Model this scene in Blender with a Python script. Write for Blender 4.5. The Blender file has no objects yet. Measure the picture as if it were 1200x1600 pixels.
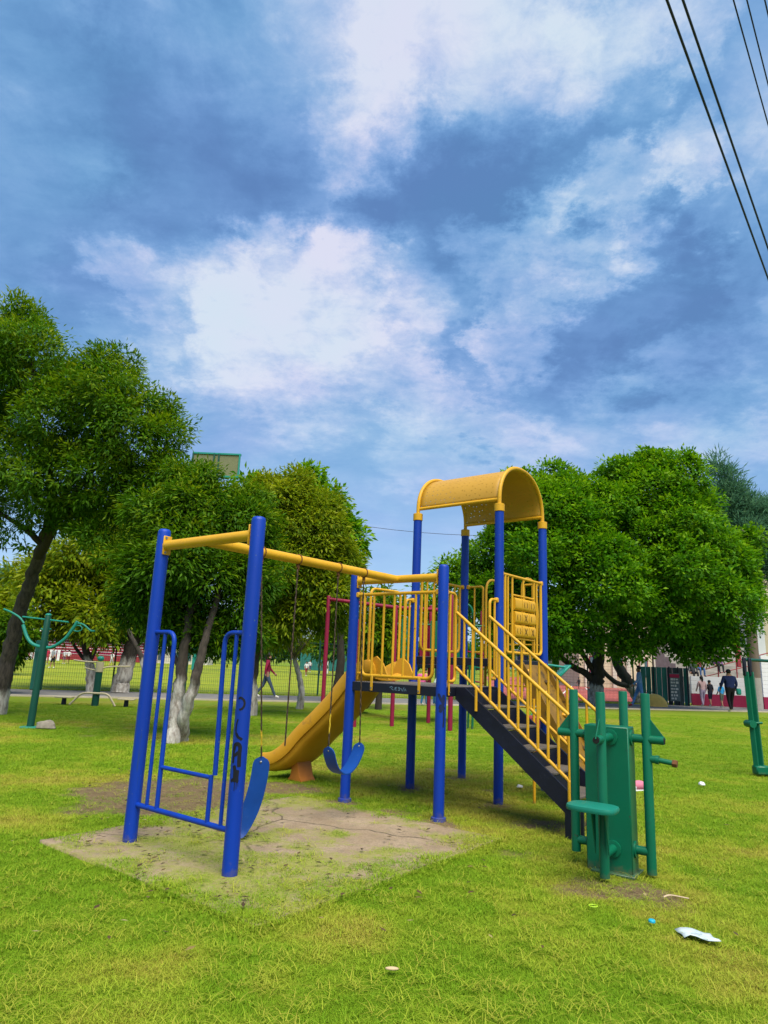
import bpy, bmesh, math, random
import numpy as np
from mathutils import Vector, Matrix, noise as mnoise
R = math.radians
scene = bpy.context.scene
COL = scene.collection

# ------------------------------------------------------------------ camera
FOC, EYE = 1060.0, 1.55                       # focal length in photo pixels (1200 x 1600), eye height in metres
PITCH, ROLL = math.atan(236 / FOC), R(2.4)
_fw = np.array([0, math.cos(PITCH), math.sin(PITCH)])
_u0 = np.array([0, -math.sin(PITCH), math.cos(PITCH)]); _r0 = np.array([1.0, 0, 0])
_rt = _r0 * math.cos(ROLL) + _u0 * math.sin(ROLL)
_up = _u0 * math.cos(ROLL) - _r0 * math.sin(ROLL)
cam = bpy.data.objects.new('camera', bpy.data.cameras.new('camera'))
COL.objects.link(cam)
cam.matrix_world = Matrix(((_rt[0], _up[0], -_fw[0], 0), (_rt[1], _up[1], -_fw[1], 0), (_rt[2], _up[2], -_fw[2], EYE), (0, 0, 0, 1)))
cam.data.sensor_fit = 'VERTICAL'; cam.data.sensor_height = 36.0
cam.data.lens = FOC / 1600 * 36.0
cam.data.clip_start = 0.05; cam.data.clip_end = 5000
scene.camera = cam

def ray(x, y):
    d = _fw + _rt * (x - 600) / FOC + _up * (800 - y) / FOC
    return d
def gp(x, y, z=0.0):                          # where the sight line through a photo pixel meets height z
    d = ray(x, y); t = (z - EYE) / d[2]
    return Vector((d[0] * t, d[1] * t, z))
def dp(x, y, Y):                              # ... and where it meets distance Y
    d = ray(x, y); t = Y / d[1]
    return Vector((d[0] * t, Y, EYE + d[2] * t))

# ------------------------------------------------------------------ light and exposure
EXPO = 2.2
SUN_EL, SUN_AZ = R(60), R(162)                # azimuth measured clockwise from +Y
scene.view_settings.view_transform = 'Standard'
scene.view_settings.look = 'None'
scene.view_settings.gamma = 1.0
scene.view_settings.use_curve_mapping = False
scene.view_settings.exposure = EXPO
sun = bpy.data.objects.new('sun', bpy.data.lights.new('sun', 'SUN'))
sun.data.energy = 1.5; sun.data.angle = R(48); sun.data.color = (1.0, 0.93, 0.80)
sd = Vector((math.sin(SUN_AZ) * math.cos(SUN_EL), math.cos(SUN_AZ) * math.cos(SUN_EL), math.sin(SUN_EL)))
sun.rotation_euler = sd.to_track_quat('Z', 'Y').to_euler()
COL.objects.link(sun)

world = bpy.data.worlds.new('World'); scene.world = world
world.use_nodes = True
W = world.node_tree; W.nodes.clear()
def wn(t, **k):
    n = W.nodes.new(t)
    for a, b in k.items(): setattr(n, a, b)
    return n
def wl(a, b): W.links.new(a, b)
def wmath(op, a, b=None, c=None):
    n = wn('ShaderNodeMath', operation=op)
    for i, v in enumerate((a, b, c)):
        if v is None: continue
        if isinstance(v, (int, float)): n.inputs[i].default_value = v
        else: wl(v, n.inputs[i])
    return n.outputs[0]
def build_sky():
    out = wn('ShaderNodeOutputWorld')
    tc = wn('ShaderNodeTexCoord')
    sky = wn('ShaderNodeTexSky', sky_type='NISHITA', sun_disc=False, sun_elevation=SUN_EL, sun_rotation=SUN_AZ)
    bg1 = wn('ShaderNodeBackground'); bg1.inputs[1].default_value = 0.05
    wl(sky.outputs[0], bg1.inputs[0])
    sep = wn('ShaderNodeSeparateXYZ'); wl(tc.outputs['Generated'], sep.inputs[0])
    zz = wmath('ADD', wmath('MAXIMUM', sep.outputs[2], 0.0), 0.24)
    com = wn('ShaderNodeCombineXYZ')
    wl(wmath('DIVIDE', sep.outputs[0], zz), com.inputs[0]); wl(wmath('DIVIDE', sep.outputs[1], zz), com.inputs[1])
    def noise(vec, scale, detail, rough, dist=0.0, off=(0, 0, 0)):
        m = wn('ShaderNodeMapping'); m.inputs[1].default_value = off; wl(vec, m.inputs[0])
        n = wn('ShaderNodeTexNoise', noise_dimensions='3D'); wl(m.outputs[0], n.inputs['Vector'])
        n.inputs['Scale'].default_value = scale; n.inputs['Detail'].default_value = detail
        n.inputs['Roughness'].default_value = rough; n.inputs['Distortion'].default_value = dist
        return n
    plane = com.outputs[0]
    n_big = noise(plane, 2.0, 10, 0.60, 0.4, (3.1, 1.7, 0.4))
    n_mid = noise(plane, 5.0, 12, 0.64, 0.5, (0.3, 5.2, 1.0))
    n_hi = noise(plane, 17.0, 10, 0.70, 0.4, (2.3, 0.2, 4.0))
    mpz = wn('ShaderNodeMapping'); mpz.inputs[2].default_value = (0, 0, R(49)); mpz.inputs[3].default_value = (2.2, 8.5, 1); wl(plane, mpz.inputs[0])
    n_str = noise(mpz.outputs[0], 1.0, 9, 0.62, 0.6, (1.0, 4.4, 2.0))
    # warp the direction so that the banks of cloud get ragged edges
    wv = noise(plane, 2.8, 12, 0.66, 0.0, (7.0, 2.0, 0))
    wsub = wn('ShaderNodeVectorMath', operation='SUBTRACT'); wl(wv.outputs['Color'], wsub.inputs[0]); wsub.inputs[1].default_value = (.5, .5, .5)
    wsc = wn('ShaderNodeVectorMath', operation='SCALE'); wl(wsub.outputs[0], wsc.inputs[0]); wsc.inputs['Scale'].default_value = 0.50
    wadd = wn('ShaderNodeVectorMath', operation='ADD'); wl(tc.outputs['Generated'], wadd.inputs[0]); wl(wsc.outputs[0], wadd.inputs[1])
    nrm = wn('ShaderNodeVectorMath', operation='NORMALIZE'); wl(wadd.outputs[0], nrm.inputs[0])
    total = None
    def bank(x, y, r, amp):
        nonlocal total
        d = ray(x, y); d = d / np.linalg.norm(d)
        e = ray(x + r, y); e = e / np.linalg.norm(e)
        co = float(d @ e)
        dot = wn('ShaderNodeVectorMath', operation='DOT_PRODUCT'); wl(nrm.outputs[0], dot.inputs[0]); dot.inputs[1].default_value = d
        mr = wn('ShaderNodeMapRange', interpolation_type='SMOOTHSTEP')
        wl(dot.outputs['Value'], mr.inputs[0])
        mr.inputs[1].default_value = 1 - (1 - co) * 1.9; mr.inputs[2].default_value = 1 - (1 - co) * 0.08
        mr.inputs[3].default_value = 0; mr.inputs[4].default_value = amp
        total = mr.outputs[0] if total is None else wmath('ADD', total, mr.outputs[0])
    for b in BANKS: bank(*b)
    calm = wn('ShaderNodeMapRange', interpolation_type='SMOOTHSTEP'); wl(sep.outputs[2], calm.inputs[0]); calm.inputs[1].default_value = 0.10; calm.inputs[2].default_value = 0.50; calm.inputs[3].default_value = 0.25; calm.inputs[4].default_value = 1.0
    f = wmath('MULTIPLY', wmath('SUBTRACT', n_big.outputs[0], 0.5), 0.80)
    f = wmath('MULTIPLY_ADD', wmath('SUBTRACT', n_mid.outputs[0], 0.5), 0.66, f)
    f = wmath('MULTIPLY_ADD', wmath('SUBTRACT', n_str.outputs[0], 0.5), 0.40, f)
    f = wmath('ADD', wmath('MULTIPLY', f, calm.outputs[0]), wmath('MULTIPLY', total, 0.95))
    lit = wn('ShaderNodeMapRange', interpolation_type='SMOOTHSTEP'); wl(f, lit.inputs[0]); lit.inputs[1].default_value = -0.05; lit.inputs[2].default_value = 0.30; lit.inputs[3].default_value = 0.08; lit.inputs[4].default_value = 0.72
    f = wmath('MULTIPLY_ADD', wmath('MULTIPLY', wmath('SUBTRACT', n_hi.outputs[0], 0.5), calm.outputs[0]), lit.outputs[0], f)
    f = wmath('MULTIPLY_ADD', f, 0.95, 0.45)
    ramp = wn('ShaderNodeValToRGB'); wl(f, ramp.inputs[0])
    cr = ramp.color_ramp; cr.interpolation = 'B_SPLINE'
    stops = [(0.0, (.100, .225, .490)), (0.20, (.130, .290, .590)), (0.40, (.195, .390, .720)), (0.58, (.335, .505, .80)), (0.78, (.54, .645, .88)), (1.0, (.78, .82, .94))]
    while len(cr.elements) < len(stops): cr.elements.new(0.5)
    for e, (p, c) in zip(cr.elements, stops): e.position = p; e.color = (*c, 1)
    bg2 = wn('ShaderNodeBackground'); bg2.inputs[1].default_value = CLOUD_LEVEL
    # some banks lean to violet, others to a clearer blue
    hue = noise(plane, 2.6, 5, 0.5, 0.0, (9.0, 3.0, 6.0)); hr = wn('ShaderNodeMapRange'); wl(hue.outputs[0], hr.inputs[0]); hr.inputs[1].default_value = .36; hr.inputs[2].default_value = .64
    hm = wn('ShaderNodeMix', data_type='RGBA'); wl(hr.outputs[0], hm.inputs[0]); hm.inputs[6].default_value = (1.04, .985, 1.01, 1); hm.inputs[7].default_value = (.93, 1.03, .99, 1)
    ht = wn('ShaderNodeMix', data_type='RGBA', blend_type='MULTIPLY'); ht.inputs[0].default_value = 1; wl(ramp.outputs[0], ht.inputs[6]); wl(hm.outputs[2], ht.inputs[7])
    wl(ht.outputs[2], bg2.inputs[0])
    # the low sky is clearer: more of the open blue shows near the horizon
    cov = wn('ShaderNodeMapRange', interpolation_type='SMOOTHSTEP'); wl(sep.outputs[2], cov.inputs[0])
    cov.inputs[1].default_value = -0.02; cov.inputs[2].default_value = 0.42; cov.inputs[3].default_value = 0.62; cov.inputs[4].default_value = 0.93
    mx = wn('ShaderNodeMixShader'); wl(cov.outputs[0], mx.inputs[0]); wl(bg1.outputs[0], mx.inputs[1]); wl(bg2.outputs[0], mx.inputs[2])
    wl(mx.outputs[0], out.inputs[0])
CLOUD_LEVEL = 0.98 / 2 ** EXPO
# banks of bright (+) and dark (-) cloud, by the direction they stand in
BANKS = [(400, 400, 100, .22), (330, 420, 90, .18), (500, 400, 60, .20), (560, 450, 90, .18), (450, 490, 110, .20), (380, 500, 90, .10), (480, 330, 40, -.14), (455, 395, 35, -.14), (600, 470, 40, -.10), (395, 485, 28, -.10), (215, 465, 70, .22), (440, 570, 110, .22), (580, 540, 80, .14),
         (760, 70, 170, .40), (560, 60, 120, .12), (620, 170, 90, .20), (900, 110, 110, .25), (1050, 30, 90, .28), (1040, 265, 70, .32), (950, 330, 70, .28),
         (860, 385, 60, .26), (770, 435, 55, .26), (830, 520, 60, .26), (720, 690, 110, .20), (560, 660, 160, .08), (1090, 680, 130, .12), (330, 620, 130, .08), (560, 370, 60, .16), (400, 360, 70, .12), (640, 590, 70, .12), (1080, 660, 110, .16),
         (860, 690, 80, .10), (1140, 330, 90, .14),
         (700, 330, 120, -.26), (820, 240, 120, -.20), (600, 330, 50, -.18), (250, 190, 150, -.24), (90, 120, 120, -.14), (400, 110, 110, -.14), (480, 240, 80, -.10),
         (970, 470, 110, -.26), (1110, 420, 100, -.22), (1080, 570, 100, -.24), (860, 590, 80, -.18), (740, 560, 45, -.20), (700, 640, 50, -.10),
         (1080, 160, 80, -.12), (100, 330, 120, -.06), (100, 480, 60, -.12), (420, 680, 160, -.06), (940, 210, 60, -.12)]
build_sky()
# ------------------------------------------------------------------ materials
MATS = {}
def mat(name, col, rough=0.5, col2=None, scale=6.0, detail=6, bump=0.0, bscale=40.0, metal=0.0, spec=0.3, contrast=1.0, coat=0.0, coords='Object', stretch=(1, 1, 1), dirt=None, dirt_lo=0.56, dirt_scale=9.0):
    m = bpy.data.materials.new(name); m.use_nodes = True; MATS[name] = m
    T = m.node_tree; T.nodes.clear()
    o = T.nodes.new('ShaderNodeOutputMaterial'); p = T.nodes.new('ShaderNodeBsdfPrincipled')
    T.links.new(p.outputs[0], o.inputs[0])
    p.inputs['Roughness'].default_value = rough; p.inputs['Metallic'].default_value = metal
    p.inputs['Specular IOR Level'].default_value = spec; p.inputs['Coat Weight'].default_value = coat
    tc = T.nodes.new('ShaderNodeTexCoord'); mp = T.nodes.new('ShaderNodeMapping'); mp.inputs[3].default_value = stretch
    T.links.new(tc.outputs[coords], mp.inputs[0])
    def nz(sc, dt=6, rg=0.55):
        n = T.nodes.new('ShaderNodeTexNoise'); n.inputs['Scale'].default_value = sc; n.inputs['Detail'].default_value = dt; n.inputs['Roughness'].default_value = rg
        T.links.new(mp.outputs[0], n.inputs['Vector']); return n
    src = None
    if col2 is None: col2 = tuple(c * 0.82 for c in col)
    n = nz(scale, detail); r = T.nodes.new('ShaderNodeMapRange'); r.inputs[1].default_value = 0.5 - 0.22 / contrast; r.inputs[2].default_value = 0.5 + 0.22 / contrast
    T.links.new(n.outputs[0], r.inputs[0])
    mx = T.nodes.new('ShaderNodeMix'); mx.data_type = 'RGBA'; T.links.new(r.outputs[0], mx.inputs[0])
    mx.inputs[6].default_value = (*col, 1); mx.inputs[7].default_value = (*col2, 1)
    src = mx.outputs[2]
    if dirt:
        n2 = nz(dirt_scale, 9, 0.68); r2 = T.nodes.new('ShaderNodeMapRange'); r2.inputs[1].default_value = dirt_lo; r2.inputs[2].default_value = dirt_lo + 0.10
        T.links.new(n2.outputs[0], r2.inputs[0])
        m2 = T.nodes.new('ShaderNodeMix'); m2.data_type = 'RGBA'; T.links.new(r2.outputs[0], m2.inputs[0]); T.links.new(src, m2.inputs[6]); m2.inputs[7].default_value = (*dirt, 1)
        src = m2.outputs[2]
    T.links.new(src, p.inputs['Base Color'])
    rr = T.nodes.new('ShaderNodeMapRange'); rr.inputs[3].default_value = max(0.02, rough - 0.10); rr.inputs[4].default_value = min(1, rough + 0.14)
    T.links.new(nz(scale * 2.3).outputs[0], rr.inputs[0]); T.links.new(rr.outputs[0], p.inputs['Roughness'])
    if bump:
        b = T.nodes.new('ShaderNodeBump'); b.inputs['Strength'].default_value = bump; b.inputs['Distance'].default_value = 0.01
        T.links.new(nz(bscale, 5).outputs[0], b.inputs['Height']); T.links.new(b.outputs[0], p.inputs['Normal'])
    m['bsdf'] = p.name
    return m

BLUE = mat('blue_paint', (.0008, .025, .255), .45, (.0012, .040, .36), 5.0, stretch=(1, 1, .12), bump=.05, bscale=60, dirt=(.010, .040, .17), dirt_lo=.60, dirt_scale=18)
YELLOW = mat('yellow_paint', (.52, .27, .010), .45, (.60, .325, .013), 4.0, bump=.04, dirt=(.22, .10, .012), dirt_lo=.63, dirt_scale=18)
SLIDEY = mat('slide_plastic', (.62, .32, .022), .42, (.54, .255, .012), 2.0, bump=.03, dirt=(.42, .21, .03), dirt_lo=.60, dirt_scale=5)
ROOFY = mat('roof_sheet_paint', (.50, .27, .035), .5, (.56, .31, .04), 2.5, bump=.05)
BLACKM = mat('black_deck_paint', (.004, .005, .012), .5, (.007, .009, .022), 7.0, bump=.15, dirt=(.016, .019, .034), dirt_lo=.62)
DECK = mat('worn_deck_top', (.095, .085, .078), .55, (.16, .14, .12), 5.0, bump=.25, bscale=160)
TREAD = mat('worn_tread', (.07, .058, .048), .6, (.12, .10, .08), 6.0, bump=.3, bscale=150)
GREEN = mat('green_paint', (.0015, .098, .050), .36, (.002, .115, .060), 4.0, bump=.05, dirt=(.01, .075, .05), dirt_lo=.63, dirt_scale=10)
TEAL = mat('pale_green_paint', (.012, .19, .15), .4, (.015, .22, .17), 4.0)
DGREEN = mat('dark_green_paint', (.004, .052, .036), .45, (.006, .065, .045), 4.0)
MAGENTA = mat('magenta_paint', (.19, .006, .034), .45, (.22, .009, .042), 4.0)
REDM = mat('red_paint', (.26, .03, .04), .5)
CHAINM = mat('rusty_chain_steel', (.055, .038, .028), .55, (.11, .075, .05), 30, metal=.6)
CHAINY = mat('yellow_chain_coating', (.55, .38, .02), .5)
STEEL = mat('grey_steel', (.28, .28, .28), .4, metal=.8)
RUSTM = mat('rust', (.14, .055, .02), .8)
SEATB = mat('blue_rubber', (.0015, .035, .19), .45, (.002, .048, .25), 5.0, bump=.05, bscale=90, dirt=(.05, .11, .26), dirt_lo=.64, dirt_scale=16)
BLACKP = mat('black_spray', (.004, .005, .010), .6)
CHALKP = mat('pale_blue_marker', (.16, .28, .38), .7)
BEIGE = mat('beige_paint', (.50, .43, .28), .5)
STONE = mat('stone', (.28, .25, .20), .85, (.16, .14, .11), 9, bump=.6, bscale=20)
BARK = mat('bark', (.055, .040, .030), .9, (.11, .085, .065), 14, bump=.9, bscale=24, stretch=(1, 1, .3))
LIMEB = mat('whitewashed_bark', (.42, .40, .36), .9, (.20, .17, .14), 10, bump=.9, bscale=24, stretch=(1, 1, .3), contrast=1.6)
DARKB = mat('dark_bark', (.022, .018, .014), .9, (.045, .037, .03), 14, bump=.9, bscale=24, stretch=(1, 1, .3))
ASPH = mat('asphalt', (.13, .125, .12), .85, (.17, .16, .15), .8, bump=.4, bscale=60)
KERBM = mat('kerb_concrete', (.46, .40, .30), .85, (.36, .31, .24), 2.0)
WHITEP = mat('white_wall_paint', (.70, .70, .72), .75, (.62, .62, .64), 1.2)
MAGW = mat('magenta_wall_paint', (.26, .012, .055), .7, (.22, .010, .045), 1.0)
CREAM = mat('cream_render', (.58, .50, .36), .85, (.50, .43, .31), .7)
PALE = mat('pale_render', (.60, .56, .48), .85, (.52, .49, .42), .7)
GLASS = mat('window_glass', (.05, .09, .12), .12, (.08, .13, .16), 1.0)
CONC = mat('concrete', (.34, .32, .29), .88, (.24, .225, .20), 3.0, bump=.4, bscale=40)
POLEM = mat('weathered_pole', (.10, .075, .058), .85, (.16, .125, .10), 3.0, stretch=(1, 1, .1), bump=.3)
TRACK = mat('red_track_surface', (.36, .085, .070), .85, (.31, .075, .06), .25)
LINEW = mat('white_line_paint', (.66, .62, .58), .8)
PAPER = mat('white_paper', (.48, .53, .53), .7, (.38, .48, .52), 20)
WIREM = mat('cable_black', (.012, .012, .02), .5)
HOARD = mat('green_hoarding', (.012, .115, .105), .55, (.018, .14, .125), 1.5)
SLATE = mat('dark_hoarding', (.035, .06, .07), .6)
ORANGEY = mat('ochre_paint', (.85, .52, .12), .7)
TARP = mat('white_canvas', (.72, .72, .74), .7)
PURPLE = mat('purple_print', (.08, .07, .28), .7)

def add_splash(m, col, hmax, chip=None):          # soil thrown up at the foot, and chips in the paint
    T = m.node_tree; N = T.nodes.new; L = T.links.new; p = T.nodes[m['bsdf']]; src = p.inputs['Base Color'].links[0].from_socket
    g = N('ShaderNodeNewGeometry'); sp = N('ShaderNodeSeparateXYZ'); L(g.outputs['Position'], sp.inputs[0])
    n = N('ShaderNodeTexNoise'); n.inputs['Scale'].default_value = 22; n.inputs['Detail'].default_value = 9; n.inputs['Roughness'].default_value = .7; L(g.outputs['Position'], n.inputs['Vector'])
    a = N('ShaderNodeMath'); a.operation = 'MULTIPLY_ADD'; L(n.outputs[0], a.inputs[0]); a.inputs[1].default_value = -hmax * 2.2; L(sp.outputs[2], a.inputs[2])
    r = N('ShaderNodeMapRange'); L(a.outputs[0], r.inputs[0]); r.inputs[1].default_value = -hmax * 1.25; r.inputs[2].default_value = -hmax * .55; r.inputs[3].default_value = .75; r.inputs[4].default_value = 0
    x = N('ShaderNodeMix'); x.data_type = 'RGBA'; L(r.outputs[0], x.inputs[0]); L(src, x.inputs[6]); x.inputs[7].default_value = (*col, 1); out = x.outputs[2]
    if chip:
        n2 = N('ShaderNodeTexNoise'); n2.inputs['Scale'].default_value = 34; n2.inputs['Detail'].default_value = 4; n2.inputs['Roughness'].default_value = .6; L(g.outputs['Position'], n2.inputs['Vector'])
        r2 = N('ShaderNodeMapRange'); L(n2.outputs[0], r2.inputs[0]); r2.inputs[1].default_value = .685; r2.inputs[2].default_value = .70
        y = N('ShaderNodeMix'); y.data_type = 'RGBA'; L(r2.outputs[0], y.inputs[0]); L(out, y.inputs[6]); y.inputs[7].default_value = (*chip, 1); out = y.outputs[2]
    L(out, p.inputs['Base Color'])
add_splash(BLUE, (.10, .085, .055), .16, (.06, .10, .20)); add_splash(GREEN, (.11, .095, .05), .13, (.05, .045, .03)); add_splash(YELLOW, (.10, .085, .05), .10, (.16, .06, .015)); add_splash(SLIDEY, (.16, .11, .06), .14)

# ------------------------------------------------------------------ mesh building
class MB:
    def __init__(s): s.v = []; s.f = []; s.m = []; s.cur = 0
    def add(s, vs, fs):
        b = len(s.v); s.v += [tuple(v) for v in vs]; s.f += [tuple(i + b for i in f) for f in fs]; s.m += [s.cur] * len(fs); return s
    def box(s, c, size, bev=0.006, rot=None):
        hx, hy, hz = (x / 2 for x in size); h = (hx, hy, hz); b = min(bev, min(h) * .6)
        vs = []; idx = {}
        for sx in (-1, 1):
            for sy in (-1, 1):
                for sz in (-1, 1):
                    sg = (sx, sy, sz)
                    for k in range(3):
                        idx[(sg, k)] = len(vs)
                        vs.append(Vector([sg[j] * (h[j] if j == k else h[j] - b) for j in range(3)]))
        fs = []
        for k in range(3):
            i, j = [a for a in range(3) if a != k]
            for sk in (-1, 1):
                q = []
                for a, bb in ((-1, -1), (1, -1), (1, 1), (-1, 1)):
                    sg = [0, 0, 0]; sg[k] = sk; sg[i] = a; sg[j] = bb; q.append(idx[(tuple(sg), k)])
                fs.append(q)
            for a in (-1, 1):
                for bb in (-1, 1):
                    q = []
                    sg1 = [0, 0, 0]; sg1[i] = a; sg1[j] = bb; sg2 = list(sg1); sg1[k] = -1; sg2[k] = 1
                    t1, t2 = tuple(sg1), tuple(sg2)
                    fs.append([idx[(t1, i)], idx[(t1, j)], idx[(t2, j)], idx[(t2, i)]])
        for sg in {k[0] for k in idx}: fs.append([idx[(sg, 0)], idx[(sg, 1)], idx[(sg, 2)]])
        c = Vector(c)
        if rot is not None: vs = [rot @ v for v in vs]
        return s.add([v + c for v in vs], fs)
    def tube(s, pts, r, n=12, caps=True, flat=None):
        pts = [Vector(p) for p in pts]; k = len(pts)
        rs = r if isinstance(r, (list, tuple)) else [r] * k
        tg = []
        for i in range(k):
            t = Vector((0, 0, 0))
            if i > 0: t += (pts[i] - pts[i - 1]).normalized()
            if i < k - 1: t += (pts[i + 1] - pts[i]).normalized()
            tg.append(t.normalized() if t.length > 1e-9 else Vector((0, 0, 1)))
        a = Vector((0, 0, 1)) if abs(tg[0].z) < .9 else Vector((1, 0, 0))
        nx = tg[0].cross(a).normalized(); vs = []; fs = []
        for i in range(k):
            nx = (nx - tg[i] * nx.dot(tg[i]))
            nx = nx.normalized() if nx.length > 1e-6 else tg[i].orthogonal().normalized()
            ny = tg[i].cross(nx)
            for j in range(n):
                an = 2 * math.pi * j / n
                vs.append(pts[i] + (nx * math.cos(an) + ny * math.sin(an)) * rs[i])
        for i in range(k - 1):
            for j in range(n):
                j2 = (j + 1) % n
                fs.append((i * n + j, i * n + j2, (i + 1) * n + j2, (i + 1) * n + j))
        if caps: fs.append(tuple(range(n - 1, -1, -1))); fs.append(tuple((k - 1) * n + j for j in range(n)))
        return s.add(vs, fs)
    def dome_post(s, x, y, z0, z1, r, n=20, dome=.03):
        p = [(x, y, z0)]; rs = [r]
        for z in np.linspace(z0, z1 - dome, 8)[1:]: p.append((x, y, z)); rs.append(r)
        for t in (.35, .65, .85, .97): p.append((x, y, z1 - dome + dome * math.sin(t * math.pi / 2))); rs.append(r * (1 - .45 * (1 - math.cos(t * math.pi / 2))))
        return s.tube(p, rs, n)
    def prism(s, poly, d):                     # poly: list of Vectors in one plane, d: extrusion vector
        poly = [Vector(p) for p in poly]; d = Vector(d); k = len(poly)
        fs = [tuple(range(k - 1, -1, -1)), tuple(range(k, 2 * k))] + [(i, (i + 1) % k, k + (i + 1) % k, k + i) for i in range(k)]
        return s.add(poly + [p + d for p in poly], fs)
    def disc(s, c, axis, r, h, n=16): 
        axis = Vector(axis).normalized(); c = Vector(c)
        return s.tube([c, c + axis * h], r, n)
    def ball(s, c, r, sc=(1, 1, 1), n=12, m=8):
        vs = [];
        for i in range(1, m):
            t = math.pi * i / m
            for j in range(n): vs.append((c[0] + r * sc[0] * math.sin(t) * math.cos(2 * math.pi * j / n), c[1] + r * sc[1] * math.sin(t) * math.sin(2 * math.pi * j / n), c[2] + r * sc[2] * math.cos(t)))
        fs = [(i * n + j, (i + 1) * n + j, (i + 1) * n + (j + 1) % n, i * n + (j + 1) % n) for i in range(m - 2) for j in range(n)]
        top = len(vs); vs += [(c[0], c[1], c[2] + r * sc[2]), (c[0], c[1], c[2] - r * sc[2])]
        fs += [(top, j, (j + 1) % n) for j in range(n)] + [(top + 1, (m - 2) * n + (j + 1) % n, (m - 2) * n + j) for j in range(n)]
        return s.add(vs, fs)
    def build(s, name, mats, parent=None, loc=None, sharp=38, recalc=True, smooth=True):
        me = bpy.data.meshes.new(name); me.from_pydata(s.v, [], s.f)
        for mm in (mats if isinstance(mats, (list, tuple)) else [mats]): me.materials.append(mm)
        if any(s.m): me.polygons.foreach_set('material_index', s.m)
        if recalc:
            bm = bmesh.new(); bm.from_mesh(me); bmesh.ops.recalc_face_normals(bm, faces=bm.faces); bm.to_mesh(me); bm.free()
        if smooth:
            me.polygons.foreach_set('use_smooth', [True] * len(me.polygons)); me.set_sharp_from_angle(angle=R(sharp))
        me.update()
        o = bpy.data.objects.new(name, me); COL.objects.link(o)
        if parent: o.parent = parent
        if loc: o.location = loc
        return o
def fillet(pts, r, n=5):                       # round the corners of a polyline
    pts = [Vector(p) for p in pts]; out = [pts[0]]
    for i in range(1, len(pts) - 1):
        a, b, c = pts[i - 1], pts[i], pts[i + 1]
        d1 = (a - b); d2 = (c - b); rr = min(r, d1.length * .49, d2.length * .49)
        p0 = b + d1.normalized() * rr; p1 = b + d2.normalized() * rr
        for k in range(n + 1):
            t = k / n; out.append(p0 * (1 - t) ** 2 + b * 2 * t * (1 - t) + p1 * t * t)
    out.append(pts[-1]); return out
def spline(pts, n=6):                          # Catmull-Rom through points
    P = [Vector(p) for p in pts]; P = [P[0] * 2 - P[1]] + P + [P[-1] * 2 - P[-2]]; out = []
    for i in range(1, len(P) - 2):
        for k in range(n):
            t = k / n; a, b, c, d = P[i - 1:i + 3]
            out.append(.5 * ((2 * b) + (c - a) * t + (2 * a - 5 * b + 4 * c - d) * t * t + (3 * b - a - 3 * c + d) * t ** 3))
    out.append(P[-2]); return out
def tube_obj(name, pts, r, m, parent=None, n=12): return MB().tube(pts, r, n).build(name, m, parent)
def tag(o, label=None, cat=None, group=None, kind=None):
    if label: o['label'] = label
    if cat: o['category'] = cat
    if group: o['group'] = group
    if kind: o['kind'] = kind
    return o
def empty(name, loc, rz=0.0, label=None, cat=None, group=None):
    o = bpy.data.objects.new(name, None); COL.objects.link(o); o.location = loc; o.rotation_euler.z = rz; o.empty_display_size = .2
    return tag(o, label, cat, group)
def raw_mesh(name, V, F, mats, parent=None, tint=None, attr='tint', smooth=False):    # numpy quads/tris, fast
    me = bpy.data.meshes.new(name); V = np.asarray(V, np.float32); F = np.asarray(F, np.int32)
    me.vertices.add(len(V)); me.vertices.foreach_set('co', V.ravel())
    k = F.shape[1]; me.loops.add(F.size); me.loops.foreach_set('vertex_index', F.ravel())
    me.polygons.add(len(F)); me.polygons.foreach_set('loop_start', np.arange(0, F.size, k, dtype=np.int32))
    for mm in (mats if isinstance(mats, (list, tuple)) else [mats]): me.materials.append(mm)
    me.update(calc_edges=True); me.validate()
    if tint is not None:
        a = me.attributes.new(attr, 'FLOAT', 'POINT'); a.data.foreach_set('value', np.asarray(tint, np.float32))
    if smooth: me.polygons.foreach_set('use_smooth', np.ones(len(F), bool))
    o = bpy.data.objects.new(name, me); COL.objects.link(o)
    if parent: o.parent = parent
    return o
# value noise on the plane, for masks shared by the ground sheet and the grass
_rs = np.random.RandomState(5); _lat = _rs.rand(256, 256)
def vnoise(x, y):
    xi = np.floor(x).astype(int); yi = np.floor(y).astype(int); fx = x - xi; fy = y - yi
    fx = fx * fx * (3 - 2 * fx); fy = fy * fy * (3 - 2 * fy)
    g = lambda a, b: _lat[a % 256, b % 256]
    return (g(xi, yi) * (1 - fx) + g(xi + 1, yi) * fx) * (1 - fy) + (g(xi, yi + 1) * (1 - fx) + g(xi + 1, yi + 1) * fx) * fy
def fbm(x, y, o=5):
    s = 0; a = .5; t = 0
    for i in range(o): s = s + a * vnoise(x * 2 ** i + 17.3 * i, y * 2 ** i + 9.1 * i); t += a; a *= .55
    return s / t
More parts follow.
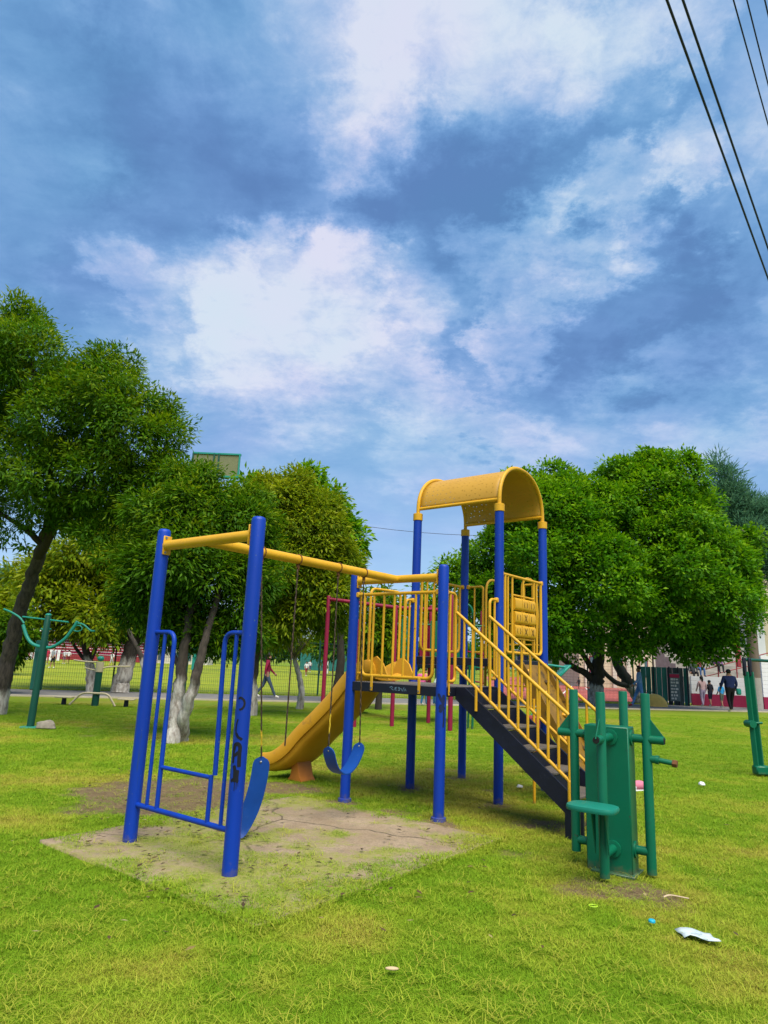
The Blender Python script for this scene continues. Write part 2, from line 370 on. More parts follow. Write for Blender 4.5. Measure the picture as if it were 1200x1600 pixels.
# ------------------------------------------------------------------ the ground
PO = Vector((-0.31, 8.238)); PA = R(-38.25); BAY = 1.27; SWB = 2.72      # play structure: origin, turn, bay, swing bay
PU = Vector((math.cos(PA), math.sin(PA))); PV = Vector((-PU.y, PU.x))
def local(X, Y):
    dx = X - PO.x; dy = Y - PO.y
    return dx * PU.x + dy * PU.y, dx * PV.x + dy * PV.y
def pw(x, y, z=0.0):
    q = PO + PU * x + PV * y; return Vector((q.x, q.y, z))
SL = (-.50, 2.12, -3.22, -.25)                                            # slab: x0 x1 y0 y1 in the structure's own axes
def blobs(X, Y, lst):
    s = np.zeros_like(X)
    for (px, py, rx, ry, a) in lst:
        c = gp(px, py); s = np.maximum(s, a * np.exp(-(((X - c.x) / rx) ** 2 + ((Y - c.y) / ry) ** 2)))
    return s
SOIL_CONTACT = [(300, 1240, 1.1, 1.1, 1.1), (200, 1232, .8, .9, .9), (150, 1260, .6, .7, .7), (205, 1322, .2, .2, .8), (360, 1374, .2, .2, .7), (540, 1256, .25, .3, .9), (685, 1288, .3, .35, .9), (640, 1233, .3, .4, .8), (721, 1216, .3, .4, .8), (780, 1259, .3, .35, .8), (860, 1290, .6, .5, .8), (430, 1232, .7, .45, 1.05), (480, 1262, .9, .5, 1.0), (400, 1262, .9, .45, 1.0), (250, 1262, .9, .5, .9), (600, 1270, .7, .4, .7), (560, 1262, .5, .3, .5), (700, 1300, .9, .5, .45),  # small post-base spots stand in for contact shadow; the rest is bare soil
        (1040, 1403, .27, .33, .85), (1010, 1385, .3, .3, .55), (930, 1390, .45, .4, .6), (985, 1395, .35, .35, .65), (1090, 1370, .5, .5, .45), (760, 1330, .6, .5, .5), (770, 1237, .25, .2, .8), (690, 1205, .8, .35, .5), (860, 1240, .5, .4, .5), (800, 1290, .9, .5, .40),
        (480, 1113, 1.6, .35, .8), (600, 1190, 2.0, .8, .28), (140, 1150, .9, .35, .55), (140, 1137, .6, .2, .5), (1150, 1120, 2.2, .25, .55), (990, 1120, 2, .3, .3)]
DRY = [(800, 1260, 1.2, 1.4, .9), (900, 1390, .9, .8, .8), (1060, 1400, .7, .6, .8), (650, 1210, 1.4, 1.2, .8), (300, 1230, 1.6, 1.2, .8), (120, 1290, 1.0, .9, .5), (500, 1440, .8, .4, .4), (850, 1450, 1.0, .5, .4), (250, 1400, .5, .5, .3), (700, 1480, .8, .3, .4), (900, 1330, 1.2, .7, .8), (1000, 1420, .9, .4, .7), (700, 1250, 1.6, 1.0, .6), (560, 1215, 1.5, .8, .5), (250, 1500, .7, .3, .35), (820, 1200, 1.3, .9, .6), (200, 1210, 1.5, .8, .5), (1130, 1330, .8, .5, .4), (640, 1400, .5, .2, .4), (1050, 1560, .5, .2, .3)]
LUSH = [(1150, 1590, .6, .2, .7), (1180, 1240, .8, .4, .6), (300, 1560, .5, .2, .3), (1100, 1180, 4, 3, .6), (120, 1190, 2, 1.5, .25), (80, 1420, .6, .3, .35)]
SBARE = [(430, 1270, .7, .3, .8), (540, 1280, .8, .35, 1.0), (620, 1320, .7, .35, 1.0), (700, 1335, .4, .3, .9), (560, 1350, .5, .2, .7), (180, 1305, .6, .25, .9), (130, 1315, .50, .22, 1.0), (240, 1300, .45, .2, .9), (330, 1290, .3, .2, .7), (480, 1290, .65, .38, 1.05), (590, 1300, .55, .3, 1.0), (660, 1345, .34, .22, 1.0), (640, 1320, .5, .2, .9), (720, 1325, .3, .15, .8), (560, 1375, .35, .12, .9), (365, 1418, .2, .09, 1.1), (420, 1436, .14, .05, .9), (475, 1412, .10, .05, 1.0), (440, 1335, .35, .12, .8), (350, 1345, .12, .08, .5), (300, 1345, .2, .07, .45), (560, 1330, .4, .2, .75), (400, 1300, .3, .2, .8)]
def soil_contact_mask(X, Y):
    n = fbm(X * 2.1, Y * 2.1, 6)
    m = blobs(X, Y, SOIL_CONTACT) + (n - .5) * .9
    return np.clip((m - .30) / .45, 0, 1)
def slab_grass(X, Y):
    n = fbm(X * 3.3 + 4, Y * 3.3, 6)
    m = np.maximum(blobs(X, Y, SBARE), .52 - .14 * np.clip((-1.7 - local(X, Y)[1]) / .6, 0, 1)) + (n - .5) * 1.0
    return 1 - np.clip((m - .22) / .55, 0, 1)
def dry_mask(X, Y):
    n = fbm(X * .9 + 30, Y * .9, 5); n2 = fbm(X * 4.2, Y * 4.2 + 9, 4)
    return np.clip(.28 + (n - .5) * 2.5 + (n2 - .5) * 1.3 + blobs(X, Y, DRY) * .62 - blobs(X, Y, LUSH) * .55, 0, 1)
def in_slab(X, Y, pad=0.0):
    a, b = local(X, Y); return (a > SL[0] - pad) & (a < SL[1] + pad) & (b > SL[2] - pad) & (b < SL[3] + pad)

def ground_mat(name, slab=False):
    m = bpy.data.materials.new(name); m.use_nodes = True; T = m.node_tree; T.nodes.clear(); N = T.nodes.new; L = T.links.new
    o = N('ShaderNodeOutputMaterial'); p = N('ShaderNodeBsdfPrincipled'); L(p.outputs[0], o.inputs[0])
    p.inputs['Roughness'].default_value = .9; p.inputs['Specular IOR Level'].default_value = .15
    tc = N('ShaderNodeTexCoord')
    def nz(sc, dt=8, rg=.6, st=(1, 1, 1)):
        mp = N('ShaderNodeMapping'); mp.inputs[3].default_value = st; L(tc.outputs['Object'], mp.inputs[0])
        n = N('ShaderNodeTexNoise'); n.inputs['Scale'].default_value = sc; n.inputs['Detail'].default_value = dt; n.inputs['Roughness'].default_value = rg; L(mp.outputs[0], n.inputs['Vector']); return n.outputs[0]
    def rng(s, a, b, c=0, d=1):
        r = N('ShaderNodeMapRange'); L(s, r.inputs[0]); r.inputs[1].default_value = a; r.inputs[2].default_value = b; r.inputs[3].default_value = c; r.inputs[4].default_value = d; return r.outputs[0]
    def mix(f, a, b):
        x = N('ShaderNodeMix'); x.data_type = 'RGBA'
        L(f, x.inputs[0]) if not isinstance(f, float) else setattr(x.inputs[0], 'default_value', f)
        for i, c in ((6, a), (7, b)):
            if isinstance(c, tuple): x.inputs[i].default_value = (*c, 1)
            else: L(c, x.inputs[i])
        return x.outputs[2]
    def at(n):
        a = N('ShaderNodeAttribute'); a.attribute_name = n; return a.outputs['Fac']
    dry = at('dry'); bare = at('bare')
    def madd(a, k, b):
        x = N('ShaderNodeMath'); x.operation = 'MULTIPLY_ADD'; L(a, x.inputs[0]); x.inputs[1].default_value = k; L(b, x.inputs[2]); return x.outputs[0]
    fine = nz(34, 6, .7); mid = nz(7, 6, .65); big = nz(.35, 4, .5)
    g = mix(rng(fine, .32, .68), (.10, .155, .006), (.20, .27, .014))
    dd = madd(rng(mid, .3, .7, -.25, .25), 1.0, dry)
    g = mix(rng(dd, .30, .85), g, (.225, .205, .03))
    g = mix(rng(big, .35, .7, 0, .35), g, (.115, .195, .005))
    soil = mix(rng(nz(22, 8, .7), .35, .65), (.125, .085, .042), (.215, .155, .082))
    soil = mix(rng(nz(70, 4, .6), .58, .70), soil, (.055, .045, .03))
    soil = mix(rng(nz(41, 3, .5), .66, .72), soil, (.30, .25, .15))
    if slab:
        conc = mix(rng(nz(2.2, 8, .65), .35, .65), (.235, .170, .108), (.325, .250, .170))
        conc = mix(rng(nz(60, 6, .7), .45, .75), conc, (.17, .125, .08))
        conc = mix(rng(nz(9, 8, .7), .52, .72), conc, (.17, .14, .095))
        w = N('ShaderNodeTexVoronoi'); w.feature = 'DISTANCE_TO_EDGE'; w.inputs['Scale'].default_value = .62
        mp = N('ShaderNodeMapping'); L(tc.outputs['Object'], mp.inputs[0]); mp.inputs[1].default_value = (.3, .75, 0)
        wn_ = N('ShaderNodeTexNoise'); wn_.inputs['Scale'].default_value = 3; wn_.inputs['Detail'].default_value = 6; L(mp.outputs[0], wn_.inputs['Vector'])
        ad = N('ShaderNodeMix'); ad.data_type = 'VECTOR'; ad.inputs[0].default_value = .16; L(mp.outputs[0], ad.inputs[4]); L(wn_.outputs['Color'], ad.inputs[5]); L(ad.outputs[1], w.inputs['Vector'])
        conc = mix(rng(w.outputs[0], .0, .007, 1, 0), conc, (.06, .048, .035))
        soil = conc; thr = rng(madd(rng(nz(16, 8, .72), .3, .7, -.40, .40), 1.0, bare), .15, .85)
        g = mix(rng(fine, .3, .7), (.165, .172, .035), (.265, .26, .070))
    else:
        thr = rng(madd(rng(nz(12, 6, .7), .3, .7, -.3, .3), 1.0, bare), .3, .8)
    L(mix(thr, g, soil), p.inputs['Base Color'])
    b = N('ShaderNodeBump'); b.inputs['Strength'].default_value = .5 if slab else .9; b.inputs['Distance'].default_value = .012 if slab else .03
    L(nz(45, 8, .7), b.inputs['Height']); L(b.outputs[0], p.inputs['Normal'])
    return m
LAWN = ground_mat('lawn_ground'); SLABM = ground_mat('slab_ground', True)

def grid_sheet(name, xs, ys, m, zf=None):
    X, Y = np.meshgrid(xs, ys); ny, nx = X.shape
    Z = np.zeros_like(X) if zf is None else zf(X, Y)
    V = np.stack([X, Y, Z], -1).reshape(-1, 3)
    i = (np.arange(ny - 1)[:, None] * nx + np.arange(nx - 1)[None]).ravel()
    o = raw_mesh(name, V, np.stack([i, i + 1, i + nx + 1, i + nx], 1), m)
    return o, X.ravel(), Y.ravel()
def setattr_f(o, n, v):
    a = o.data.attributes.new(n, 'FLOAT', 'POINT'); a.data.foreach_set('value', np.asarray(v, np.float32))
xs = np.concatenate([-np.geomspace(1500, 9, 26), np.arange(-8.5, 9, .07), np.geomspace(9.3, 1500, 26)])
ys = np.concatenate([-np.geomspace(400, 2, 12), np.arange(-1, 2.6, .6), np.arange(2.8, 16, .07), np.geomspace(16.2, 3000, 60)])
lawn, X, Y = grid_sheet('ground', xs, ys, LAWN)
setattr_f(lawn, 'bare', soil_contact_mask(X, Y)); setattr_f(lawn, 'dry', dry_mask(X, Y)); tag(lawn, kind='structure')
# concrete pad under the swings, worn soil and thin grass on it
nx_, ny_ = 90, 100
U = np.linspace(SL[0], SL[1], nx_); Vv = np.linspace(SL[2], SL[3], ny_); UU, VV = np.meshgrid(U, Vv)
rag = lambda t, k: (fbm(t * 3 + k, t * 0 + k) - .5) * .05
WX = PO.x + PU.x * UU + PV.x * VV; WY = PO.y + PU.y * UU + PV.y * VV
ZZ = .026 + (fbm(WX * 3, WY * 3) - .5) * .010
top = np.stack([WX, WY, ZZ], -1).reshape(-1, 3)
i = (np.arange(ny_ - 1)[:, None] * nx_ + np.arange(nx_ - 1)[None]).ravel()
F = [np.stack([i, i + 1, i + nx_ + 1, i + nx_], 1)]
ring = list(range(nx_)) + [r * nx_ + nx_ - 1 for r in range(1, ny_)] + [(ny_ - 1) * nx_ + c for c in range(nx_ - 2, -1, -1)] + [r * nx_ for r in range(ny_ - 2, 0, -1)]
lowv = top[ring].copy(); lowv[:, 2] = -.06; b0 = len(top); kR = len(ring)
F.append(np.array([(ring[(q + 1) % kR], ring[q], b0 + q, b0 + (q + 1) % kR) for q in range(kR)]))
Vs = np.concatenate([top, lowv]); slab = raw_mesh('concrete_pad', Vs, np.concatenate(F), SLABM)
sg = slab_grass(Vs[:, 0], Vs[:, 1]); setattr_f(slab, 'bare', 1 - sg); setattr_f(slab, 'dry', np.full(len(Vs), .4)); tag(slab, kind='structure')

# ------------------------------------------------------------------ grass: tufts set out on points
def grass_mat():
    m = bpy.data.materials.new('grass_blades'); m.use_nodes = True; T = m.node_tree; T.nodes.clear(); N = T.nodes.new; L = T.links.new
    o = N('ShaderNodeOutputMaterial'); p = N('ShaderNodeBsdfPrincipled'); p.inputs['Roughness'].default_value = .6; p.inputs['Specular IOR Level'].default_value = .08
    a = N('ShaderNodeAttribute'); a.attribute_type = 'INSTANCER'; a.attribute_name = 'tint'
    r = N('ShaderNodeValToRGB'); L(a.outputs['Fac'], r.inputs[0]); cr = r.color_ramp
    st = [(0, (.155, .295, .012)), (.3, (.24, .355, .020)), (.55, (.325, .385, .034)), (.80, (.37, .335, .050)), (1, (.44, .36, .11))]
    while len(cr.elements) < len(st): cr.elements.new(.5)
    for e, (q, c) in zip(cr.elements, st): e.position = q; e.color = (*c, 1)
    L(r.outputs[0], p.inputs['Base Color']); t = N('ShaderNodeBsdfTranslucent'); L(r.outputs[0], t.inputs[0])
    x = N('ShaderNodeMixShader'); x.inputs[0].default_value = .3; L(p.outputs[0], x.inputs[1]); L(t.outputs[0], x.inputs[2]); L(x.outputs[0], o.inputs[0]); return m
GRASSM = grass_mat()
def tuft(seed, n, h, spread, lean, w):
    rr = np.random.RandomState(seed); V = []; F = []
    for k in range(n):
        a = rr.rand() * 6.283; d = spread * math.sqrt(rr.rand()); x, y = d * math.cos(a), d * math.sin(a)
        b = rr.rand() * 6.283; ln = lean * (.3 + rr.rand()); hh = h * (.5 + .7 * rr.rand()); ww = w * (.7 + .6 * rr.rand())
        dx, dy = math.cos(b), math.sin(b); px, py = -dy, dx; c = len(V)
        for t, wf in ((0, 1), (.55, .8)):
            X_ = x + dx * ln * hh * t * t; Y_ = y + dy * ln * hh * t * t; Z_ = hh * t * (1 - .25 * ln * t) - .004
            V += [(X_ - px * ww * wf / 2, Y_ - py * ww * wf / 2, Z_), (X_ + px * ww * wf / 2, Y_ + py * ww * wf / 2, Z_)]
        V.append((x + dx * ln * hh, y + dy * ln * hh, max(.006, hh * (1 - .3 * ln))))
        F += [(c, c + 1, c + 3, c + 2), (c + 2, c + 3, c + 4)]
    me = bpy.data.meshes.new('grass_tuft'); me.from_pydata(V, [], F); me.materials.append(GRASSM)
    return bpy.data.objects.new('grass_tuft', me)
tufts = [tuft(k, 30, (.015, .019, .014, .024)[k], .060, (1.6, 2.2, 2.8, 1.4)[k], .0027) for k in range(4)]
clip = [tuft(11, 9, .05, .05, 2.6, .0034)]                                 # cut blades lying flat
def scatter(name, pts, rot, scl, tint, objs, seed):
    me = bpy.data.meshes.new(name); me.vertices.add(len(pts)); me.vertices.foreach_set('co', np.asarray(pts, np.float32).ravel())
    for n, v in (('rz', rot), ('sc', scl), ('tint', tint)):
        a = me.attributes.new(n, 'FLOAT', 'POINT'); a.data.foreach_set('value', np.asarray(v, np.float32))
    o = bpy.data.objects.new(name, me); COL.objects.link(o)
    g = bpy.data.node_groups.new(name + '_nodes', 'GeometryNodeTree')
    g.interface.new_socket('Geometry', in_out='INPUT', socket_type='NodeSocketGeometry'); g.interface.new_socket('Geometry', in_out='OUTPUT', socket_type='NodeSocketGeometry')
    N = g.nodes.new; L = g.links.new; gi = N('NodeGroupInput'); go = N('NodeGroupOutput')
    jn = N('GeometryNodeGeometryToInstance')
    for ob in objs:
        oi = N('GeometryNodeObjectInfo'); oi.inputs[0].default_value = ob; oi.inputs['As Instance'].default_value = True; L(oi.outputs['Geometry'], jn.inputs[0])
    ip = N('GeometryNodeInstanceOnPoints'); mp = N('GeometryNodeMeshToPoints'); L(gi.outputs[0], mp.inputs[0]); L(mp.outputs[0], ip.inputs['Points'])
    L(jn.outputs[0], ip.inputs['Instance']); ip.inputs['Pick Instance'].default_value = True
    def na(n):
        a = N('GeometryNodeInputNamedAttribute'); a.data_type = 'FLOAT'; a.inputs[0].default_value = n; return a.outputs[0]
    cx = N('ShaderNodeCombineXYZ'); L(na('rz'), cx.inputs[2]); L(cx.outputs[0], ip.inputs['Rotation'])
    L(na('sc'), ip.inputs['Scale']); L(ip.outputs[0], go.inputs[0])
    md = o.modifiers.new('grass', 'NODES'); md.node_group = g
    return o
rs = np.random.RandomState(3)
def sample_points(n, y0, y1):
    y = y0 * (y1 / y0) ** rs.rand(n)                       # density falls with the square of the distance
    x = (rs.rand(n) * 2 - 1) * (.66 * y + 2.2)
    return x, y
gx, gy = sample_points(185000, 3.0, 30)
sl = in_slab(gx, gy); bare = soil_contact_mask(gx, gy); sgm = slab_grass(gx, gy); dr = dry_mask(gx, gy)
edge = in_slab(gx, gy, .05) & ~in_slab(gx, gy, -.03)
la_, lb_ = local(gx, gy); rim_ = np.minimum(np.minimum(la_ - SL[0], SL[1] - la_) + 0 * la_, np.minimum(lb_ - SL[2], SL[3] - lb_)); rim_ = np.where((lb_ - SL[2]) < .12, np.where(la_ < 1.0, 9, rim_), rim_)
ovr = (rim_ > -.02) & (rim_ < .75 * np.clip(fbm(gx * 3 + 7, gy * 3, 5) - .42, 0, 1) + .03)
keep = np.where(sl, (rs.rand(len(gx)) < np.clip(sgm * .70 - .22, 0, 1)) | (ovr & (rs.rand(len(gx)) < .75)), rs.rand(len(gx)) < 1 - .88 * bare)
keep &= gy < 24.2 + gx * .33
gx, gy, sl, dr, bare, ovr = gx[keep], gy[keep], sl[keep], dr[keep], bare[keep], ovr[keep]
sc = (.72 + .6 * rs.rand(len(gx))) * np.clip(.75 + gy / 14, .8, 1.5) * np.where(sl, np.where(ovr, 1.15, .72), 1) * (1 - .35 * bare)
clump = fbm(gx * 6, gy * 6); sc *= .65 + .8 * clump
tn = np.clip(dr * .66 + (rs.rand(len(gx)) - .5) * .34 + np.where(sl, .16, 0) + .08, 0, 1)
grass = scatter('grass', np.stack([gx, gy, np.where(sl, .024, 0)], 1), rs.rand(len(gx)) * 6.28, sc, tn, tufts, 1); tag(grass, kind='stuff')
# turf creeping over the far-right and front-right rims of the pad
ne = 1900; er = rs.rand(ne); side_ = rs.rand(ne) < .62
ea = np.where(side_, SL[1] - .42 * er ** 2.0 + .06, SL[0] + (SL[1] - SL[0]) * (.35 + .68 * rs.rand(ne))); eb = np.where(side_, SL[2] + (SL[3] - SL[2]) * rs.rand(ne), SL[2] + .22 * er ** 2.0 - .05)
ex = PO.x + PU.x * ea + PV.x * eb; ey = PO.y + PU.y * ea + PV.y * eb
kk = rs.rand(ne) < np.clip((fbm(ex * 4 + 3, ey * 4, 5) - .30) * 4.0, 0, 1); ex, ey, ea, eb = ex[kk], ey[kk], ea[kk], eb[kk]
eg = scatter('rim_grass', np.stack([ex, ey, np.where(in_slab(ex, ey), .020, 0)], 1), rs.rand(len(ex)) * 6.28, 1.0 + .7 * rs.rand(len(ex)), np.clip(dry_mask(ex, ey) * .6 + .3 * rs.rand(len(ex)), 0, 1), tufts, 7); tag(eg, kind='stuff')
cx_, cy_ = sample_points(7000, 3.0, 14)
b2 = soil_contact_mask(cx_, cy_); s2 = in_slab(cx_, cy_); k2 = rs.rand(len(cx_)) < np.where(s2, slab_grass(cx_, cy_) * .8, .85 - .5 * b2); cx_, cy_, s2 = cx_[k2], cy_[k2], s2[k2]
cl = scatter('grass_clippings', np.stack([cx_, cy_, np.where(s2, .036, .022)], 1), rs.rand(len(cx_)) * 6.28, .7 + .6 * rs.rand(len(cx_)), np.clip(.40 + .35 * rs.rand(len(cx_)), 0, 1), clip, 2); tag(cl, kind='stuff')
# ------------------------------------------------------------------ the climbing frame with slide, stairs and swing bay (own axes: x across, y away)
S = BAY; PR = .057
play = empty('climbing_frame', (PO.x, PO.y, 0), PA, 'blue and yellow climbing frame with slide, black stairs, arched roof and swing bay', 'climbing frame')
def pobj(mb, name, m, parent=None, label=None, **k):
    o = mb.build(name, m, parent or play, **k)
    if label: o['label'] = label
    return o
def scuffed(x, y, z1, dome):
    mb = MB(); mb.dome_post(x, y, 0, z1, PR, dome=dome)
    return mb
posts = {}
for k, (x, y, h) in dict(A=(0, -SWB, 2.66), B=(S, -SWB, 2.65), C=(0, 0, 2.60), D=(S, 0, 2.64)).items():
    posts[k] = pobj(scuffed(x, y, h, .032), 'post', BLUE)
    if k in 'CD': pobj(MB().tube([(x, y, 0), (x, y, .035), (x, y, .04)], [PR + .022, PR + .018, PR + .002], 18), 'base_collar', BLUE, posts[k])
for k, (x, y) in dict(E=(0, S), F=(0, 2 * S), G=(S, S), H=(S, 2 * S)).items():
    posts[k] = pobj(scuffed(x, y, 3.535, .008), 'post', BLUE)
    pobj(MB().tube([(x, y, 3.50), (x, y, 3.505), (x, y, 3.595), (x, y, 3.60)], [PR + .004, PR + .009, PR + .009, PR + .002], 20), 'roof_collar', YELLOW, posts[k])
# --- spray marks on posts: ribbons that follow the round of the post
def ribbon_on_post(px, py, strokes, face, w, name, m, parent):
    V = []; F = []
    for st in strokes:
        wd = w; pts = st
        if isinstance(st, tuple): wd, pts = st
        P = spline([(a, b, 0) for a, b in pts], 5); n0 = len(V)
        for i, p in enumerate(P):
            t = (P[min(i + 1, len(P) - 1)] - P[max(i - 1, 0)]); t.normalize(); nx = Vector((-t.y, t.x, 0)); e = .75 if i in (0, len(P) - 1) else 1
            for sgn in (-1, 0, 1):
                q = p + nx * wd * .5 * sgn * e; an = face + q.x / PR; rr = PR + .0012
                V.append((px + rr * math.cos(an), py + rr * math.sin(an), q.y))
        for i in range(len(P) - 1):
            for c in (0, 1): a = n0 + i * 3 + c; F.append((a, a + 1, a + 4, a + 3))
    o = raw_mesh(name, V, F, m, parent); o['kind'] = 'stuff'; return o
def face_to_cam(x, y):                         # the angle, in the frame's axes, of the side of a post that looks towards the path of the viewer
    w = pw(x, y); d = Vector((-w.x, -w.y)); return math.atan2(d.dot(PV), d.dot(PU))
fb = face_to_cam(S, -SWB)
marks = [(.016, [(-.048, 1.245), (-.03, 1.255), (-.004, 1.235), (.000, 1.20), (-.016, 1.175), (-.036, 1.168)]),
         (.013, [(-.038, 1.10), (-.046, 1.07), (-.05, 1.03), (-.044, .985)]), (.020, [(-.044, 1.0), (-.028, .975), (-.010, .965), (.004, .955)]),
         (.028, [(-.052, .875), (-.046, .915), (-.022, .925), (-.006, .905), (-.006, .86), (-.004, .80), (-.002, .765)]), (.022, [(-.054, .84), (-.034, .85), (-.014, .87)]), (.02, [(-.054, .90), (-.052, .85), (-.052, .79)]),
         (.026, [(-.040, .775), (-.030, .74), (-.028, .70), (-.024, .66)]), (.03, [(-.012, .745), (-.014, .70), (-.012, .665)]), (.02, [(-.055, .66), (-.04, .678), (-.010, .668), (.002, .664)]), (.006, [(-.024, .67), (-.024, .60)]), (.005, [(-.012, .67), (-.010, .61)]), (.004, [(-.002, .668), (.002, .63)])]
ribbon_on_post(S, -SWB, marks, fb + .1, .014, 'graffiti', BLACKP, posts['B'])
fd = face_to_cam(S, 0)
ribbon_on_post(S, 0, [(.03, [(-.03, 1.26), (0, 1.20), (.03, 1.16)]), (.035, [(.03, 1.25), (.02, 1.14), (-.01, 1.07)]), (.05, [(-.02, 1.13), (.02, 1.12), (.04, 1.13)]), (.02, [(.03, 1.1), (.035, 1.0), (.03, .92)])], fd, .03, 'graffiti', mat('faded_black_spray', (.004, .012, .06), .6), posts['D'])

# --- beams over the swing bay
def beam_end(x, y, z, ax, parent):
    mb = MB(); sz = (.012, .085, .17) if ax == 'x' else (.085, .012, .17)
    mb.box((x, y, z), sz, .004); pl = pobj(mb, 'end_plate', YELLOW, parent)
    mb = MB()
    for dz in (-.065, .065):
        d = (1, 0, 0) if x > S / 2 else (-1, 0, 0)
        for sg in (-1, 1): mb.disc((x - .011, y, z + dz), (1, 0, 0), .010, .022, 8)
    return pl
zb = 2.505
for y in (-SWB, 0.0):
    b = pobj(MB().tube([(.058, y, zb), (S - .058, y, zb)], .045, 20), 'cross_beam', YELLOW)
    for x in (.064, S - .064):
        pl = beam_end(x, y, zb, 'x', b)
        for dz in (-.066, .066): pobj(MB().disc((x - .010, y - .018, zb + dz), (1, 0, 0), .011, .020, 8), 'bolt', STEEL, b)
sb = pobj(MB().tube([(S / 2, -SWB + .03, zb - .004), (S / 2, -.03, zb - .004)], .045, 20), 'swing_beam', YELLOW)
# --- low end frame between the two near posts
ef = MB().tube([(.05, -SWB, .315), (S - .05, -SWB, .315)], .021, 12).build('bottom_rail', BLUE, play)
pobj(MB().tube(fillet([(.05, -SWB, 1.735), (.325, -SWB, 1.735), (.325, -SWB, .325)], .10, 7), .019, 12), 'hand_loop', BLUE)
pobj(MB().tube([(.185, -SWB, 1.73), (.185, -SWB, .32)], .0155, 10), 'bar', BLUE)
pobj(MB().tube(fillet([(S - .05, -SWB, 1.735), (S - .285, -SWB, 1.735), (S - .272, -SWB + .012, .665)], .10, 7), .019, 12), 'hand_loop', BLUE)
pobj(MB().tube([(S - .145, -SWB, 1.73), (S - .145, -SWB, .32)], .0155, 10), 'bar', BLUE)
pobj(MB().tube([(S - .300, -SWB, .662), (S - .300, -SWB, .32)], .018, 12), 'bar', BLUE, label='short bar where the hand loop has snapped off')
pobj(MB().tube([(.325, -SWB, .645), (S - .300, -SWB, .645)], .016, 10), 'step_rail', BLUE)

# --- decks
def deck(x0, x1, y0, y1, z, rim):
    d = pobj(MB().box(((x0 + x1) / 2, (y0 + y1) / 2, z - .012), (x1 - x0, y1 - y0, .024), .003), 'deck', DECK)
    w = .014
    for (c, sz) in ((((x0 + x1) / 2, y0 - w / 2, z - .004 - rim / 2), (x1 - x0 + 2 * w, w, rim)), (((x0 + x1) / 2, y1 + w / 2, z - .004 - rim / 2), (x1 - x0 + 2 * w, w, rim)),
                    ((x0 - w / 2, (y0 + y1) / 2, z - .004 - rim / 2), (w, y1 - y0 - .004, rim)), ((x1 + w / 2, (y0 + y1) / 2, z - .004 - rim / 2), (w, y1 - y0 - .004, rim))):
        pobj(MB().box(c, sz, .003), 'rim', BLACKM, d)
    return d
ZL, ZU = 1.33, 1.66
d1 = deck(.01, S - .01, -.01, S - .03, ZL, .10)
d2 = deck(.01, S - .01, S + .0, 2 * S + .01, ZU, .09)
# marker scribble on the near rim of the lower deck
def flat_strokes(name, strokes, to3, w, m, parent, lift):
    V = []; F = []
    for st in strokes:
        P = [Vector((a, b, 0)) for a, b in st]; n0 = len(V)
        for i, p in enumerate(P):
            t = (P[min(i + 1, len(P) - 1)] - P[max(i - 1, 0)]).normalized(); nx = Vector((-t.y, t.x, 0))
            for sgn in (-1, 1): q = p + nx * w * .5 * sgn; V.append(to3(q.x, q.y))
        for i in range(len(P) - 1): a = n0 + i * 2; F.append((a, a + 1, a + 3, a + 2))
    o = raw_mesh(name, V, F, m, parent); o['kind'] = 'stuff'; return o
scr = [[(.60, 1.288), (.63, 1.300), (.645, 1.29), (.62, 1.278), (.655, 1.262)], [(.70, 1.295), (.675, 1.288), (.672, 1.268), (.70, 1.262)], [(.675, 1.28), (.695, 1.28)], [(.715, 1.293), (.74, 1.293), (.74, 1.262), (.715, 1.262)], [(.72, 1.278), (.74, 1.278)], [(.755, 1.290), (.775, 1.256), (.80, 1.298)], [(.80, 1.258), (.815, 1.285), (.83, 1.258)]]
flat_strokes('marker_scribble', scr, lambda a, b: (a, -.0255, b), .0055, CHALKP, d1, 0)

# --- guard panels
def clamp(p, parent): pobj(MB().box(p, (.05, .05, .06), .008), 'clamp', YELLOW, parent)
def guard(axis, c, a0, a1, z0, z1, bars, frame=(None, None), tabs=(), tabz=None, r=.0195, top=None, rb=.0148):
    P = (lambda a, z: (a, c, z)) if axis == 'x' else (lambda a, z: (c, a, z))
    f0, f1 = frame
    t0, t1 = top or (a0, a1)
    g = pobj(MB().tube([P(t0, z1), P(t1, z1)], r, 12), 'guard_panel', YELLOW)
    pobj(MB().tube(fillet([P(f0, z1), P(f0, z0), P(f1, z0), P(f1, z1)], .085, 7), r, 12), 'frame', YELLOW, g)
    for b in bars: pobj(MB().tube([P(b, z0), P(b, z1)], rb, 10), 'bar', YELLOW, g)
    for b in tabs:
        dx = -.008
        sz = (.034, .008, tabz) if axis == 'x' else (.008, .034, tabz)
        t = pobj(MB().box(Vector(P(b, z0 - tabz / 2)) + Vector((0, -.031, 0) if axis == 'x' else (.031, 0, 0)), sz, .003), 'tab', YELLOW, g)
        pobj(MB().disc(Vector(P(b, z0 - tabz + .03)) + Vector((0, -.043, 0) if axis == 'x' else (.036, 0, 0)), (0, 1, 0) if axis == 'x' else (1, 0, 0), .009, .008, 8), 'bolt', STEEL, g)
    for e, on in ((t0, True), (t1, True)): clamp(P(e + (.012 if e == t0 else -.012), z1), g)
    return g
guard('x', -.005, .05, S - .05, 1.405, 2.34, [.31, .46, .61, .76, .91, 1.04], (.165, 1.155), (.345, 1.005), .165)
